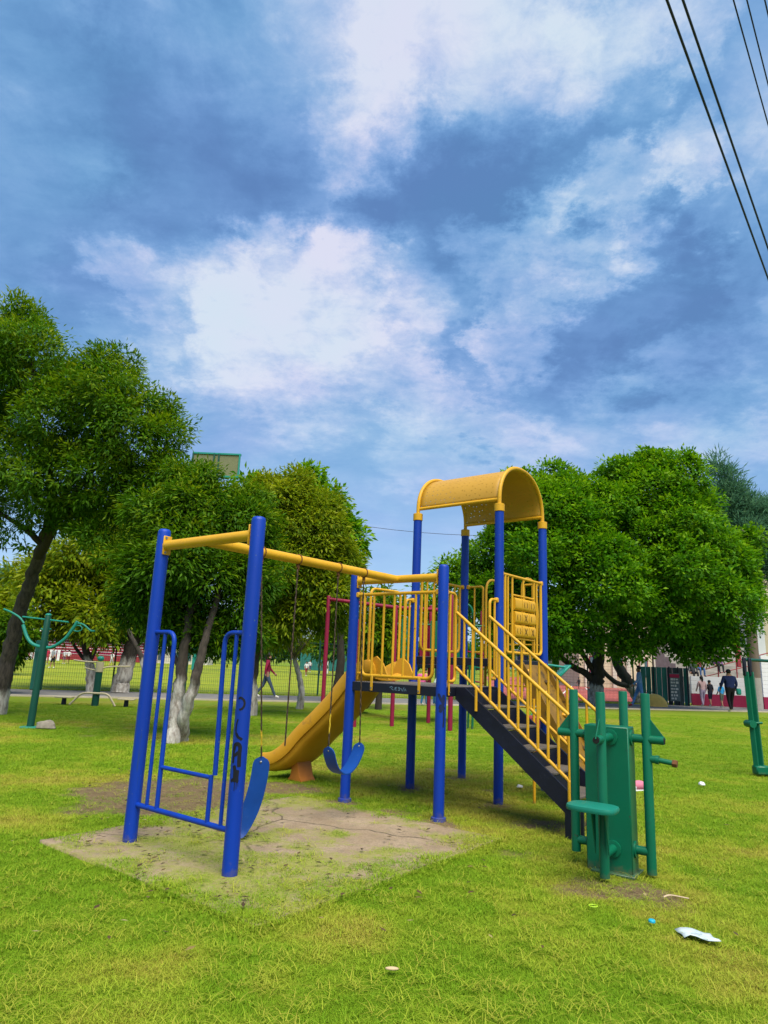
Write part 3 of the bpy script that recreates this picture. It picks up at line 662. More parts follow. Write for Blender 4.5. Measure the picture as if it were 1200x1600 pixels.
# slide entrance: two low side guards and a hoop over the chute mouth
ge = pobj(MB().tube(fillet([(0, .055, 2.37), (0, .20, 2.37), (0, .20, 1.42), (0, .10, 1.42)], .07, 6), .0165, 12), 'guard_panel', YELLOW)
clamp((0, .07, 2.37), ge)
pobj(MB().tube([(0, .12, 2.37), (0, .12, 1.35)], .0135, 10), 'bar', YELLOW, ge)
pobj(MB().tube(fillet([(0, .31, 1.42), (0, .31, 2.455), (0, .93, 2.47), (0, .93, 1.42)], .09, 7), .0175, 12), 'entry_hoop', YELLOW)
gf = pobj(MB().tube(fillet([(0, S - .05, 2.39), (0, S - .22, 2.39), (0, S - .22, 1.42), (0, S - .08, 1.42)], .07, 6), .0165, 12), 'guard_panel', YELLOW)
clamp((0, S - .065, 2.39), gf)
pobj(MB().tube([(0, S - .13, 2.39), (0, S - .13, 1.42)], .0135, 10), 'bar', YELLOW, gf)
# guard beside the stairs at the near post
gd = pobj(MB().tube(fillet([(S, .05, 2.345), (S, .265, 2.345), (S, .265, 1.385), (S, .13, 1.385)], .075, 7), .0175, 12), 'guard_panel', YELLOW)
pobj(MB().tube([(S, .145, 2.34), (S, .145, 1.24)], .0145, 10), 'bar', YELLOW, gd); clamp((S, .065, 2.345), gd)
pobj(MB().disc((S + .012, .145, 1.27), (1, 0, 0), .008, .010, 8), 'bolt', STEEL, gd)
gg = pobj(MB().tube(fillet([(S, S - .05, 2.365), (S, S - .235, 2.365), (S, S - .235, 1.42), (S, S - .10, 1.42)], .075, 7), .0175, 12), 'guard_panel', YELLOW)
pobj(MB().tube([(S, S - .115, 2.36), (S, S - .115, 1.42)], .0145, 10), 'bar', YELLOW, gg); clamp((S, S - .07, 2.365), gg)
# upper deck guards
guard('y', 0, S + .05, 2 * S - .05, 1.75, 2.71, [1.55, 1.72, 1.90, 2.08, 2.26], (1.415, 2.405))
# game panel side
gp_ = guard('y', S, S + .05, 2 * S - .05, 1.745, 2.715, [1.50, 2.33], (1.42, 2.46))
pobj(MB().tube([(S, 1.62, 1.745), (S, 1.62, 2.715)], .015, 10), 'bar', YELLOW, gp_)
pobj(MB().tube([(S, 2.245, 1.745), (S, 2.245, 2.715)], .015, 10), 'bar', YELLOW, gp_)
pobj(MB().tube([(S, 1.93, 2.45), (S, 1.93, 2.715)], .013, 10), 'bar', YELLOW, gp_)
pobj(MB().tube([(S, 1.93, 1.745), (S, 1.93, 1.92)], .013, 10), 'bar', YELLOW, gp_)
for z in (2.475, 1.925): pobj(MB().tube([(S, 1.62, z), (S, 2.245, z)], .013, 10), 'game_rod', YELLOW, gp_)
GROOVE = mat('game_groove', (.06, .035, .01), .7)
rows = ['.OO', 'OX(', 'OXX']
for r_ in range(3):
    for c_ in range(3):
        yc = 1.62 + .015 + (c_ + .5) * .198; zc = 2.45 - .085 - r_ * .172
        mb = MB(); P = []
        # a rounded, slightly barrelled tile
        for a in np.linspace(0, 2 * math.pi, 20, endpoint=False):
            P.append((S + .040 * math.copysign(abs(math.cos(a)) ** .7, math.cos(a)), yc - .094, zc + .080 * math.copysign(abs(math.sin(a)) ** .55, math.sin(a))))
        mb.prism(P, (0, .188, 0)); mb.cur = 1
        ch = rows[r_][c_]
        for sx in (1,):
            X0 = S + .0415
            if ch in 'O(':
                an = np.linspace(0, 2 * math.pi, 25) if ch == 'O' else np.linspace(2.2, 4.1, 12)
                mb.tube([(X0 - .004 - .02 * abs(math.sin(a)) ** 3 * .4, yc + .045 * math.cos(a), zc + .045 * math.sin(a)) for a in an], .0065, 6)
                mb.tube([(S - .0375, yc + .045 * math.cos(a), zc + .045 * math.sin(a)) for a in an], .0065, 6)
            elif ch == 'X':
                for sg in (-1, 1):
                    mb.tube([(X0 - .004, yc - .035, zc - .042 * sg), (X0 - .002, yc, zc), (X0 - .004, yc + .035, zc + .042 * sg)], .0065, 6)
                    mb.tube([(S - .038, yc - .035, zc - .042 * sg), (S - .040, yc, zc), (S - .038, yc + .035, zc + .042 * sg)], .0065, 6)
        mb.build('game_tile', [YELLOW, GROOVE], gp_)
# far side: short guards and a climbing arch between them
gz = pobj(MB().tube(fillet([(.05, 2 * S, 2.715), (.32, 2 * S, 2.715), (.32, 2 * S, 1.76), (.20, 2 * S, 1.76)], .04, 5), .0165, 12), 'guard_panel', YELLOW)
pobj(MB().tube([(.175, 2 * S, 2.71), (.175, 2 * S, 1.70)], .0135, 10), 'bar', YELLOW, gz); clamp((.065, 2 * S, 2.715), gz)
gy_ = pobj(MB().tube(fillet([(S - .05, 2 * S, 2.715), (.98, 2 * S, 2.715), (.98, 2 * S, 1.76), (1.10, 2 * S, 1.76)], .04, 5), .0165, 12), 'guard_panel', YELLOW)
pobj(MB().tube([(1.11, 2 * S, 2.71), (1.11, 2 * S, 1.70)], .0135, 10), 'bar', YELLOW, gy_); clamp((S - .065, 2 * S, 2.715), gy_)
for x in (.37, .95):
    cl_ = pobj(MB().tube(fillet([(x, 2 * S, 1.25), (x, 2 * S, 2.83), (x, 2 * S + .42, 2.83), (x, 2 * S + .75, .9), (x, 2 * S + 1.15, .16), (x, 2 * S + 1.5, .14)], .22, 8), .0185, 12), 'climber_rail', YELLOW)
for k_ in range(5):
    t = k_ / 5; pobj(MB().tube([(.37, 2 * S + .52 + .28 * t, 2.2 - 1.5 * t), (.95, 2 * S + .52 + .28 * t, 2.2 - 1.5 * t)], .014, 10), 'rung', YELLOW)
pobj(MB().box((.66, 2 * S + 1.34, .165), (.66, .34, .035), .01), 'step_board', BEIGE)

# --- stairs
SX0, SX1, SY0, SY1 = S + .015, 3.02, .265, 1.015
def strz(x): return ZL - (x - 1.40) * .775
for y in (SY0, SY1 - .028):
    pts = [(SX0, ZL - .004), (1.40, ZL - .004), (2.70, ZL - .004 - 1.30 * .775), (2.70, 0), (2.52, 0), (2.52, .235), (SX0, 1.20)]
    pobj(MB().prism([(a, y, b) for a, b in pts], (0, .028, 0)), 'stringer', BLACKM)
NT = 5
for k_ in range(NT):
    z = ZL - (k_ + 1) * ZL / 7; x0 = 1.40 + (ZL - z) / .775 - .245; dp_ = .245
    t = pobj(MB().box((x0 + dp_ / 2, (SY0 + SY1) / 2, z - .012), (dp_ + .02, SY1 - SY0 - .062, .024), .004), 'tread', TREAD)
    pobj(MB().box((x0 - .002, (SY0 + SY1) / 2, z + ZL / 14 - .014), (.012, SY1 - SY0 - .062, ZL / 7 - .03), .002), 'riser', BLACKM)
for y, zt in ((.265, 2.135), (SY1 - .014, 2.15)):
    sl_ = -.777
    hr = pobj(MB().tube([(SX0, y, zt), (2.60, y, zt + sl_ * (2.60 - SX0))], .0185, 12), 'handrail', YELLOW)
    pobj(MB().tube([(SX0, y, 1.535), (2.62, y, 1.535 - .785 * (2.62 - SX0))], .0175, 12), 'lower_rail', YELLOW, hr)
    n = 12
    for k_ in range(n):
        x = 1.385 + (2.575 - 1.385) * k_ / (n - 1)
        pobj(MB().tube([(x, y, 1.535 - .785 * (x - SX0)), (x, y, zt + sl_ * (x - SX0))], .0145, 10), 'bar', YELLOW, hr)
    for x in (1.55, 2.575): pobj(MB().tube([(x, y + (.014 if y > .5 else -.014), strz(x) - .12), (x, y + (.014 if y > .5 else -.014), 1.535 - .785 * (x - SX0))], .016, 10), 'bracket', YELLOW, hr)

# --- slide
SYC, SW = .625, .31                                                       # centre line and half width
prof = spline([(.10, 1.375), (-.02, 1.37), (-.20, 1.27), (-.45, 1.02), (-.72, .80), (-1.0, .58), (-1.22, .36), (-1.45, .22), (-1.72, .165), (-1.95, .15)], 5)
prof = [(p[0], p[1]) for p in [(v.x, v.y) for v in spline([(a, b, 0) for a, b in [(.10, 1.375), (-.02, 1.37), (-.20, 1.265), (-.45, 1.00), (-.72, .76), (-1.0, .53), (-1.22, .32), (-1.42, .19), (-1.58, .135), (-1.71, .115)]], 5)]]
sec = []                                                                  # cross-section: outer skirt, rim, inner trough (dy, dz along profile normal)
sec += [(-SW - .035, .055), (-SW - .045, .08), (-SW - .045, .185), (-SW - .035, .205), (-SW - .005, .208), (-SW + .012, .195)]
for t in np.linspace(0, 1, 11): a = math.pi * t; sec.append((-(SW - .03) * math.copysign(abs(math.cos(a)) ** .6, math.cos(a)), .13 - .13 * math.sin(a) ** .7))
sec += [(SW - .012, .195), (SW + .005, .208), (SW + .035, .205), (SW + .045, .185), (SW + .045, .08), (SW + .035, .055)]
for t in np.linspace(0, 1, 11): a = math.pi * t; sec.append(((SW + .0) * math.copysign(abs(math.cos(a)) ** .6, math.cos(a)), .055 - .10 * math.sin(a) ** .75))
V = []; F = []; ns = len(sec)
for i_, (x, z) in enumerate(prof):
    a = prof[max(i_ - 1, 0)]; b = prof[min(i_ + 1, len(prof) - 1)]; t = Vector((b[0] - a[0], b[1] - a[1])).normalized(); nrm = Vector((-t.y, t.x)); nrm = -nrm if nrm.y < 0 else nrm
    k = 1.0 if i_ > 3 else .75 + .08 * i_
    for dy, dz in sec: V.append((x + nrm.x * dz * k, SYC + dy, z + nrm.y * dz * k))
for i_ in range(len(prof) - 1):
    for j in range(ns): j2 = (j + 1) % ns; F.append((i_ * ns + j, i_ * ns + j2, (i_ + 1) * ns + j2, (i_ + 1) * ns + j))
F.append(tuple(range(ns))); F.append(tuple((len(prof) - 1) * ns + j for j in reversed(range(ns))))
mb = MB(); mb.add(V, F); slide = pobj(mb, 'slide', SLIDEY, sharp=50)
for dy in (-.27, .27):                                                    # ears at the chute mouth
    ear = [(-.06, 1.42), (.02, 1.60), (.10, 1.63), (.20, 1.55), (.30, 1.36), (.10, 1.36)]
    pobj(MB().prism([(a, SYC + dy - .012, b) for a, b in fillet([(p[0], p[1], 0) for p in ear], .05, 3) for a, b in [(a.x, a.y)]] if False else [(a, SYC + dy - .012, b) for a, b in ear], (0, .024, 0)), 'slide_ear', SLIDEY, slide)
pobj(MB().prism([(-1.36, SYC - .13, .20), (-1.27, SYC - .13, .24), (-1.22, SYC - .13, .06), (-1.16, SYC - .13, -.01), (-1.44, SYC - .13, -.01), (-1.38, SYC - .13, .06)], (0, .26, 0)), 'slide_foot', mat('foot_orange', (.50, .17, .02), .5), slide)
# --- roof
mbA = lambda x: [(x, S + .0, 3.58)] + [(x, S + S / 2 - (S / 2) * math.copysign(abs(math.cos(a)) ** .92, math.cos(a)), 3.66 + .545 * math.sin(a) ** .92) for a in np.linspace(0.0, math.pi, 31)] + [(x, 2 * S, 3.58)]
roofs = None
def roof_material():
    m = bpy.data.materials.new('perforated_roof'); m.use_nodes = True; T = m.node_tree; N = T.nodes.new; L = T.links.new
    p = T.nodes['Principled BSDF']; o = T.nodes['Material Output']
    at = N('ShaderNodeAttribute'); at.attribute_name = 'sheet'; 
    nz = N('ShaderNodeTexNoise'); nz.inputs['Scale'].default_value = 3; tc = N('ShaderNodeTexCoord'); L(tc.outputs['Object'], nz.inputs['Vector'])
    mx = N('ShaderNodeMix'); mx.data_type = 'RGBA'; L(nz.outputs[0], mx.inputs[0]); mx.inputs[6].default_value = (.46, .245, .018, 1); mx.inputs[7].default_value = (.40, .21, .014, 1); L(mx.outputs[2], p.inputs['Base Color']); p.inputs['Roughness'].default_value = .5
    vo = N('ShaderNodeTexVoronoi'); vo.inputs['Scale'].default_value = 1.0; vo.inputs['Randomness'].default_value = .6; vo.voronoi_dimensions = '2D'
    sc = N('ShaderNodeVectorMath'); sc.operation = 'SCALE'; sc.inputs['Scale'].default_value = 12.5; L(at.outputs['Vector'], sc.inputs[0]); L(sc.outputs[0], vo.inputs['Vector'])
    gt = N('ShaderNodeMath'); gt.operation = 'LESS_THAN'; L(vo.outputs['Distance'], gt.inputs[0]); gt.inputs[1].default_value = .072
    tr = N('ShaderNodeBsdfTransparent'); ms = N('ShaderNodeMixShader'); L(gt.outputs[0], ms.inputs[0]); L(p.outputs[0], ms.inputs[1]); L(tr.outputs[0], ms.inputs[2]); L(ms.outputs[0], o.inputs[0]); return m
arc = [(S + S / 2 - (S / 2 - .012) * math.copysign(abs(math.cos(a)) ** .92, math.cos(a)), 3.66 + .528 * math.sin(a) ** .92) for a in np.linspace(.02, math.pi - .02, 40)]
nx2 = 12; V = []; uvw = []; F = []
ln = 0
for i_, (y, z) in enumerate(arc):
    if i_: ln += math.dist(arc[i_], arc[i_ - 1])
    for j in range(nx2 + 1):
        x = -.005 + (S + .01) * j / nx2; V.append((x, y, z)); uvw.append((x, ln, 0))
n1 = nx2 + 1
for i_ in range(len(arc) - 1):
    for j in range(nx2): a = i_ * n1 + j; F.append((a, a + 1, a + n1 + 1, a + n1))
roof = raw_mesh('roof', V, F, roof_material(), play, smooth=True)
at_ = roof.data.attributes.new('sheet', 'FLOAT_VECTOR', 'POINT'); at_.data.foreach_set('vector', np.array(uvw, np.float32).ravel())
sm = roof.modifiers.new('thickness', 'SOLIDIFY'); sm.thickness = .006
for x in (0, S): pobj(MB().tube(mbA(x), .026, 16), 'roof_hoop', YELLOW, roof)
for y in (S + .014, 2 * S - .014): pobj(MB().tube([(0, y, 3.668), (S, y, 3.668)], .023, 14), 'eave_tube', YELLOW, roof)
# --- climbing wall on the stair side
WALLP = mat('worn_shaded_wall_plastic', (.22, .115, .008), .55, (.13, .07, .008), 5, dirt=(.06, .035, .01), dirt_lo=.54)  # yellow plastic darkened to stand in for roof and tree shade, plus dirt
WX0, WZ0, WX1 = 1.34, 1.60, 2.32
wv = Vector((WX1 - WX0, 0, -WZ0)); wl_ = wv.length; wt = wv.normalized(); wnm = Vector((-wt.z, 0, wt.x))
wall = pobj(MB().prism([Vector((WX0, 1.66, WZ0)), Vector((WX0, 2.33, WZ0)), Vector((WX1, 2.33, 0)), Vector((WX1, 1.66, 0))], wnm * .012), 'climbing_wall', WALLP)
for y in (1.66, 2.33): pobj(MB().prism([Vector((WX0, y - .012, WZ0)) - wnm * .05, Vector((WX0, y - .012, WZ0)) + wnm * .07, Vector((WX1, y - .012, 0)) + wnm * .07, Vector((WX1, y - .012, 0)) - wnm * .05], (0, .024, 0)), 'side_flange', WALLP, wall)
rr = random.Random(4)
for k_ in range(12):
    t = (k_ + .7) / 12.5; y = (1.80, 2.18, 1.98)[k_ % 3] + rr.uniform(-.04, .04); c = Vector((WX0, y, WZ0)) + wv * t + wnm * .02
    mb = MB(); mb.ball((0, 0, 0), .045, (1, 1.1, .7), 10, 6); o = mb.build('hand_hold', (SLIDEY, GROOVE)[k_ % 2], wall); o.location = c
    pobj(MB().disc(Vector((WX0, 2.343, WZ0)) + wv * t + wnm * .02, (0, 1, 0), .016, .004, 10), 'hole', GROOVE, wall)
pobj(MB().tube([(1.55, 1.64, 0), (1.55, 1.64, 1.2)], .018, 10), 'support_leg', YELLOW)
pobj(MB().tube(fillet([(2.48, 2.24, 0), (2.48, 2.24, .78), (2.20, 2.24, .78), (1.86, 2.30, .80)], .06, 5), .018, 10), 'support_leg', YELLOW)

# ------------------------------------------------------------------ swings: own things, hung on the beam
def link_chain(p0, p1, sag=0.0, yellow=(9, 9), name='chain', parent=None, n0=None):
    p0, p1 = Vector(p0), Vector(p1); d = p1 - p0; L = d.length; pitch = .043; n = max(2, int(L / pitch)); mb = MB()
    side = Vector((1, 0, 0)); dirn = d.normalized(); a1 = side; a2 = dirn.cross(a1).normalized()
    hl, hw, wr = .030, .0135, .0046
    for k in range(n):
        t = (k + .5) / n; c = p0 + d * t + Vector((0, 0, -sag * 4 * t * (1 - t)))
        w = (a1 if k % 2 else a2) * 1.0; w = (w * .82 + (a2 if k % 2 else a1) * .5).normalized()
        pts = []
        for an in np.linspace(0, 2 * math.pi, 11)[:-1]:
            cx, cy = math.cos(an), math.sin(an)
            pts.append(c + dirn * ((hl - hw) * (1 if cx > 0 else -1) * min(1, abs(cx) * 2) + hw * cx) + w * hw * cy)
        mb.cur = 1 if yellow[0] <= c.z <= yellow[1] else 0
        pts.append(pts[0]); mb.tube(pts, wr, 5, caps=False)
    return mb.build(name, [CHAINM, CHAINY], parent)
def hanger(y, parent):
    mb = MB(); mb.tube([(S / 2 + .050 * math.cos(a), y, zb - .004 + .050 * math.sin(a)) for a in np.linspace(0, 2 * math.pi, 19)], .006, 6)
    mb.box((S / 2, y, zb - .065), (.022, .034, .045), .004); mb.tube([(S / 2 + .014 * math.cos(a), y, zb - .10 + .02 * math.sin(a)) for a in np.linspace(0, 2 * math.pi, 11)], .005, 6)
    return mb.build('hanger', RUSTM, parent)
def strap(path, width_dir, w, th, m, name, parent):
    P = [Vector(p) for p in path]; n = len(P); V = []; F = []; cum = [0]
    for i in range(1, n): cum.append(cum[-1] + (P[i] - P[i - 1]).length)
    Lt = cum[-1]; 
    for i in range(n):
        t = (P[min(i + 1, n - 1)] - P[max(i - 1, 0)]).normalized(); wd = width_dir(cum[i] / Lt) if callable(width_dir) else width_dir
        wd = (wd - t * wd.dot(t)).normalized(); nr = t.cross(wd).normalized(); e = min(cum[i], Lt - cum[i])
        hw = w / 2 * (1 if e > w * .5 else math.sqrt(max(.02, 1 - (1 - e / (w * .5)) ** 2)))
        for a, b in ((-1, -1), (-.6, -1.25), (.6, -1.25), (1, -1), (1, 1), (.6, 1.25), (-.6, 1.25), (-1, 1)): V.append(P[i] + wd * hw * a + nr * th / 2 * b)
    for i in range(n - 1):
        for j in range(8): j2 = (j + 1) % 8; F.append((i * 8 + j, i * 8 + j2, i * 8 + 8 + j2, i * 8 + 8 + j))
    F.append(tuple(range(7, -1, -1))); F.append(tuple((n - 1) * 8 + j for j in range(8)))
    mb = MB(); mb.add(V, F); return mb.build(name, m, parent, sharp=60)
sw2 = empty('swing', (PO.x, PO.y, 0), PA, 'blue belt swing hanging level on two chains in front of the slide', 'swing', 'swings under the yellow beam')
h1, h2 = (-1.03, -.61); e1, e2 = (-1.03, .69), (-.55, .70)
hanger(h1, sw2); hanger(h2, sw2)
cx0 = S / 2
link_chain((cx0, h1, zb - .11), (cx0, e1[0], e1[1] + .03), 0, (.84, 1.02), parent=sw2); link_chain((cx0, h2, zb - .11), (cx0, e2[0], e2[1] + .03), 0, (5, 5), parent=sw2)
bp = spline([(cx0, e1[0] - .005, e1[1] + .035), (cx0, e1[0] + .025, e1[1] - .06), (cx0, e1[0] + .085, e1[1] - .165), (cx0, e1[0] + .18, e1[1] - .228), (cx0, e1[0] + .27, e1[1] - .225), (cx0, e1[0] + .37, e1[1] - .16), (cx0, e2[0] - .03, e2[1] - .06), (cx0, e2[0] + .005, e2[1] + .035)], 5)
seat2 = strap(bp, Vector((1, 0, 0)), .15, .011, SEATB, 'seat', sw2)
for p in (bp[2], bp[-3]): MB().ball(p, .012).build('rivet', STEEL, seat2)
sw1 = empty('swing', (PO.x, PO.y, 0), PA, 'broken blue swing, its seat dangling upright from one chain beside the near post', 'swing', 'swings under the yellow beam')
hanger(-2.09, sw1); hanger(-1.62, sw1)
link_chain((cx0, -2.09, zb - .11), (cx0, -1.91, .70), 0, (.78, .90), parent=sw1)
link_chain((cx0, -1.62, zb - .11), (cx0, -1.63, .78), 0, (5, 5), parent=sw1)
cw = gp(0, 0) if False else None
def wdir(t):                                    # the belt hangs twisted a little
    a = R(30 + 14 * t); return Vector((math.cos(a), math.sin(a), 0))
bp = spline([(cx0 + .0, -1.905, .70), (cx0 + .005, -1.915, .58), (cx0 - .005, -1.935, .42), (cx0 - .035, -1.965, .26), (cx0 - .075, -2.02, .12), (cx0 - .10, -2.085, .05)], 5)
seat1 = strap(bp, wdir, .15, .011, SEATB, 'seat', sw1)
MB().ball(bp[2] + Vector((0, -.006, 0)), .012).build('rivet', STEEL, seat1)
# ------------------------------------------------------------------ outdoor exercise machines
def rotz_box(c, size, ang, bev=.006):
    return c, size, bev, Matrix.Rotation(ang, 3, 'Z')
# --- four-seat leg station in the near right
lc = Vector((1.985, 5.90, 0)); la = R(56)                                   # its own x axis points right and away
leg = empty('leg_press_station', lc, la, 'green leg exercise station with square pillar, four upright pipes and one seat', 'exercise machine')
MB().box((0, .035, .56), (.19, .36, 1.12), .008).build('pillar', GREEN, leg)
MB().box((0, 0, .01), (.30, .34, .02), .004).build('base_plate', GREEN, leg)
for (dx, dy, t, zb_) in ((-1, 0, .345, .03), (1, 0, .34, .10), (0, -1, .265, .03), (0, 1, .33, .10)):
    c = Vector((dx * t, dy * t, 0)); face = (.10 if dx else (.145 if dy < 0 else .215))
    g = MB().tube([c + Vector((0, 0, zb_)), c + Vector((0, 0, 1.385)), c + Vector((0, 0, 1.395))], [.0375, .0375, .034], 18).build('upright_pipe', GREEN, leg)
    for z in (1.035, .19):
        d = Vector((dx, dy, 0))
        out = .135 if z > .5 else .0
        MB().tube([d * (face - .01) + Vector((0, 0, z)), d * (t + out) + Vector((0, 0, z))], .0335, 16).build('axle', GREEN, leg)
        MB().tube([d * (face - .004) + Vector((0, 0, z)), d * (face + .012) + Vector((0, 0, z)), d * (face + .014) + Vector((0, 0, z))], [.062, .062, .05], 20).build('flange', GREEN, leg)
    s_ = Vector((-dy, dx, 0))
    tri = [Vector((dx, dy, 0)) * (t + .030) + Vector((0, 0, 1.20)), Vector((dx, dy, 0)) * (t + .030) + Vector((0, 0, 1.045)), Vector((dx, dy, 0)) * (t + .150) + Vector((0, 0, 1.045))]
    MB().prism([p - s_ * .004 for p in tri], s_ * .008).build('gusset', GREEN, leg)
    MB().tube([Vector((dx, dy, 0)) * (t + .134) + Vector((0, 0, 1.035)), Vector((dx, dy, 0)) * (t + .139) + Vector((0, 0, 1.035))], .026, 14).build('bore', mat('dark_bore', (.012, .01, .01), .8), leg)
# foot peg with a rusty nut on the right pipe, toward the viewer
MB().tube([(.0, -.28, .885), (0, -.33, .885), (0, -.332, .885), (0, -.47, .87)], [.030, .030, .020, .020], 14).build('foot_peg', GREEN, leg)
MB().tube([(0, -.33, .885), (0, -.355, .883)], .034, 12).build('collar', GREEN, leg); MB().tube([(0, -.455, .871), (0, -.49, .868)], .03, 6).build('nut', RUSTM, leg)
# seat on the nearest left pipe
sx, sy = -.345 - .20, .02
pts = []
for a in np.linspace(0, 2 * math.pi, 36, endpoint=False):
    ca, sa = math.cos(a), math.sin(a); pts.append((sx + .135 * math.copysign(abs(ca) ** .55, ca), sy + .185 * math.copysign(abs(sa) ** .55, sa)))
mb = MB(); prof_ = [(.86, .530), (.975, .534), (1.0, .545), (1.0, .558), (.975, .570), (.88, .575)]
V = [(sx + (x - sx) * k, sy + (y - sy) * k, z) for k, z in prof_ for x, y in pts]; n = len(pts)
F = [(i * n + j, i * n + (j + 1) % n, (i + 1) * n + (j + 1) % n, (i + 1) * n + j) for i in range(len(prof_) - 1) for j in range(n)] + [tuple(range(n - 1, -1, -1)), tuple((len(prof_) - 1) * n + j for j in range(n))]
mb.add(V, F); st = mb.build('seat', mat('seat_green', (.006, .145, .10), .42, (.008, .17, .12), 4, dirt=(.02, .10, .07), dirt_lo=.6), leg, sharp=50)
MB().prism([(-.38, -.05, .50), (-.38, -.05, .22), (-.385, -.05, .20), (-.47, -.05, .50)], (0, .008, 0)).build('seat_bracket', GREEN, leg)
MB().prism([(-.38, .05, .50), (-.38, .05, .22), (-.385, .05, .20), (-.47, .05, .50)], (0, .008, 0)).build('seat_bracket', GREEN, leg)
MB().box((-.48, 0, .521), (.20, .13, .014), .003).build('seat_plate', GREEN, leg)
# --- pull-down station far left, behind the leaning tree
b = gp(47, 1137)
pull = empty('pull_down_station', b, R(-6), 'dark green lat pull station with curved pale green arms beside the leaning tree', 'exercise machine')
lean = Vector((.04, 0, 2.24))
MB().tube([(0, 0, 0), lean * .60, lean * .985, lean], [.072, .070, .060, .045], 16).build('post', DGREEN, pull)
MB().ball(lean, .062, (1, 1, .6)).build('cap', TEAL, pull)
MB().tube([(0, 0, 0), (0, 0, .02), (0, 0, .03)], [.20, .19, .10], 16).build('base_flange', TEAL, pull)
arm = spline([(-.50, .02, 2.02), (-.36, .02, 1.76), (-.20, .02, 1.63), (.03, .02, 1.585), (.22, .02, 1.60), (.45, .02, 1.76), (.60, .02, 1.98), (.68, .02, 2.13)], 6)
MB().tube(arm, .034, 12).build('arm', TEAL, pull)
MB().tube([(-.52, 0, 2.185), (.50, 0, 2.11)], .018, 10).build('top_bar', TEAL, pull)
MB().tube(spline([(.66, .02, 2.10), (.82, .02, 2.07), (.98, .02, 1.96), (1.08, .02, 1.95)], 5), .020, 10).build('hand_bar', TEAL, pull)
MB().tube(spline([(-.48, .02, 2.05), (-.60, .02, 2.17), (-.80, .02, 2.27), (-.98, .02, 2.33)], 5), .020, 10).build('hand_bar', TEAL, pull)
MB().tube([(.70 + .10 * math.cos(a), .02, 1.99 + .06 * math.sin(a)) for a in np.linspace(0, 6.28, 17)], .012, 8).build('hand_ring', TEAL, pull)
MB().tube([(-.10, .03, 1.96), (0, .03, 1.92), (.12, .03, 1.96)], .014, 8).build('hook_bar', TEAL, pull)
MB().box((-.13, .20, 1.22), (.26, .05, 1.0), .03).build('back_pad', mat('faded_green_pad', (.01, .09, .075), .5), pull)
s_ = gp(68, 1139)
def rock(name, loc, size, seed, label):
    rr = random.Random(seed); mb = MB(); mb.ball((0, 0, 0), 1, (1, 1, 1), 14, 9)
    mb.v = [tuple(Vector(v) * (1 + .35 * (mnoise.noise(Vector(v) * 1.3 + Vector((seed, 0, 0))))) ) for v in mb.v]
    mb.v = [(v[0] * size[0], v[1] * size[1], max(-.3, v[2]) * size[2]) for v in mb.v]
    return tag(mb.build(name, STONE, None, loc, sharp=30), label, 'stone')
rock('stone', s_ + Vector((.04, 0, .05)), (.21, .12, .12), 3, 'rough grey stone lying at the foot of the dark green pull station')
# --- twister station by the path
b = gp(148, 1103); tw = empty('twister_station', b, R(4), 'dark green twist station with beige handlebars and bent beige foot tube by the path', 'exercise machine')
MB().tube([(0, 0, 0), (0, 0, 1.22)], .10, 16).build('post', DGREEN, tw); MB().tube([(0, 0, .96), (0, 0, 1.25)], .112, 16).build('clamp_sleeve', BEIGE, tw); MB().ball((0, 0, 1.34), .10, (1, 1, .8)).build('cap', TEAL, tw)
MB().tube(spline([(-.80, .1, 1.27), (-.45, .05, 1.24), (0, 0, 1.23)], 4), .022, 8).build('handlebar', BEIGE, tw); MB().tube(spline([(0, -.03, 1.03), (.3, 0, 1.12), (.85, .1, 1.15)], 4), .022, 8).build('handlebar', BEIGE, tw)
MB().tube(spline([(0, .03, 1.0), (-.25, .05, 1.02), (-.46, .1, 1.06)], 4), .02, 8).build('handlebar', BEIGE, tw)
MB().tube(fillet([(-.68, -.1, .02), (-.38, -.1, .36), (.36, -.1, .36), (.60, -.1, .02)], .14, 6), .03, 10).build('foot_tube', BEIGE, tw)
for dx, nm in ((-.88, 'a'), (.88, 'b')):
    p = MB().box((dx, 0, .215), (.46, .30, .035), .012).build('foot_plate', BEIGE, tw); MB().tube([(dx, 0, 0), (dx, 0, .2)], [.07, .06], 12).build('stub', BLACKM, p)
# --- incline bench arm behind the climbing wall
b = gp(852, 1120); inc = empty('bench_arm', Vector((3.55, 14.6, 0)), R(8), 'pale green tilted exercise bench arm seen beyond the blue right post', 'exercise machine')
MB().tube([(-.75, 0, 0), (-.3, 0, .62), (.30, 0, 1.40)], .045, 12).build('arm', TEAL, inc)
MB().box((.36, 0, 1.55), (.34, .30, .05), .02, Matrix.Rotation(-.75, 3, 'Y')).build('pad', TEAL, inc)
MB().tube([(-.02, 0, 1.66), (.42, 0, 1.62)], .025, 10).build('bar', TEAL, inc)
MB().tube([(.55, 0, 0), (.55, 0, .3), (-.30, 0, .62)], .045, 12).build('support', DGREEN, inc)
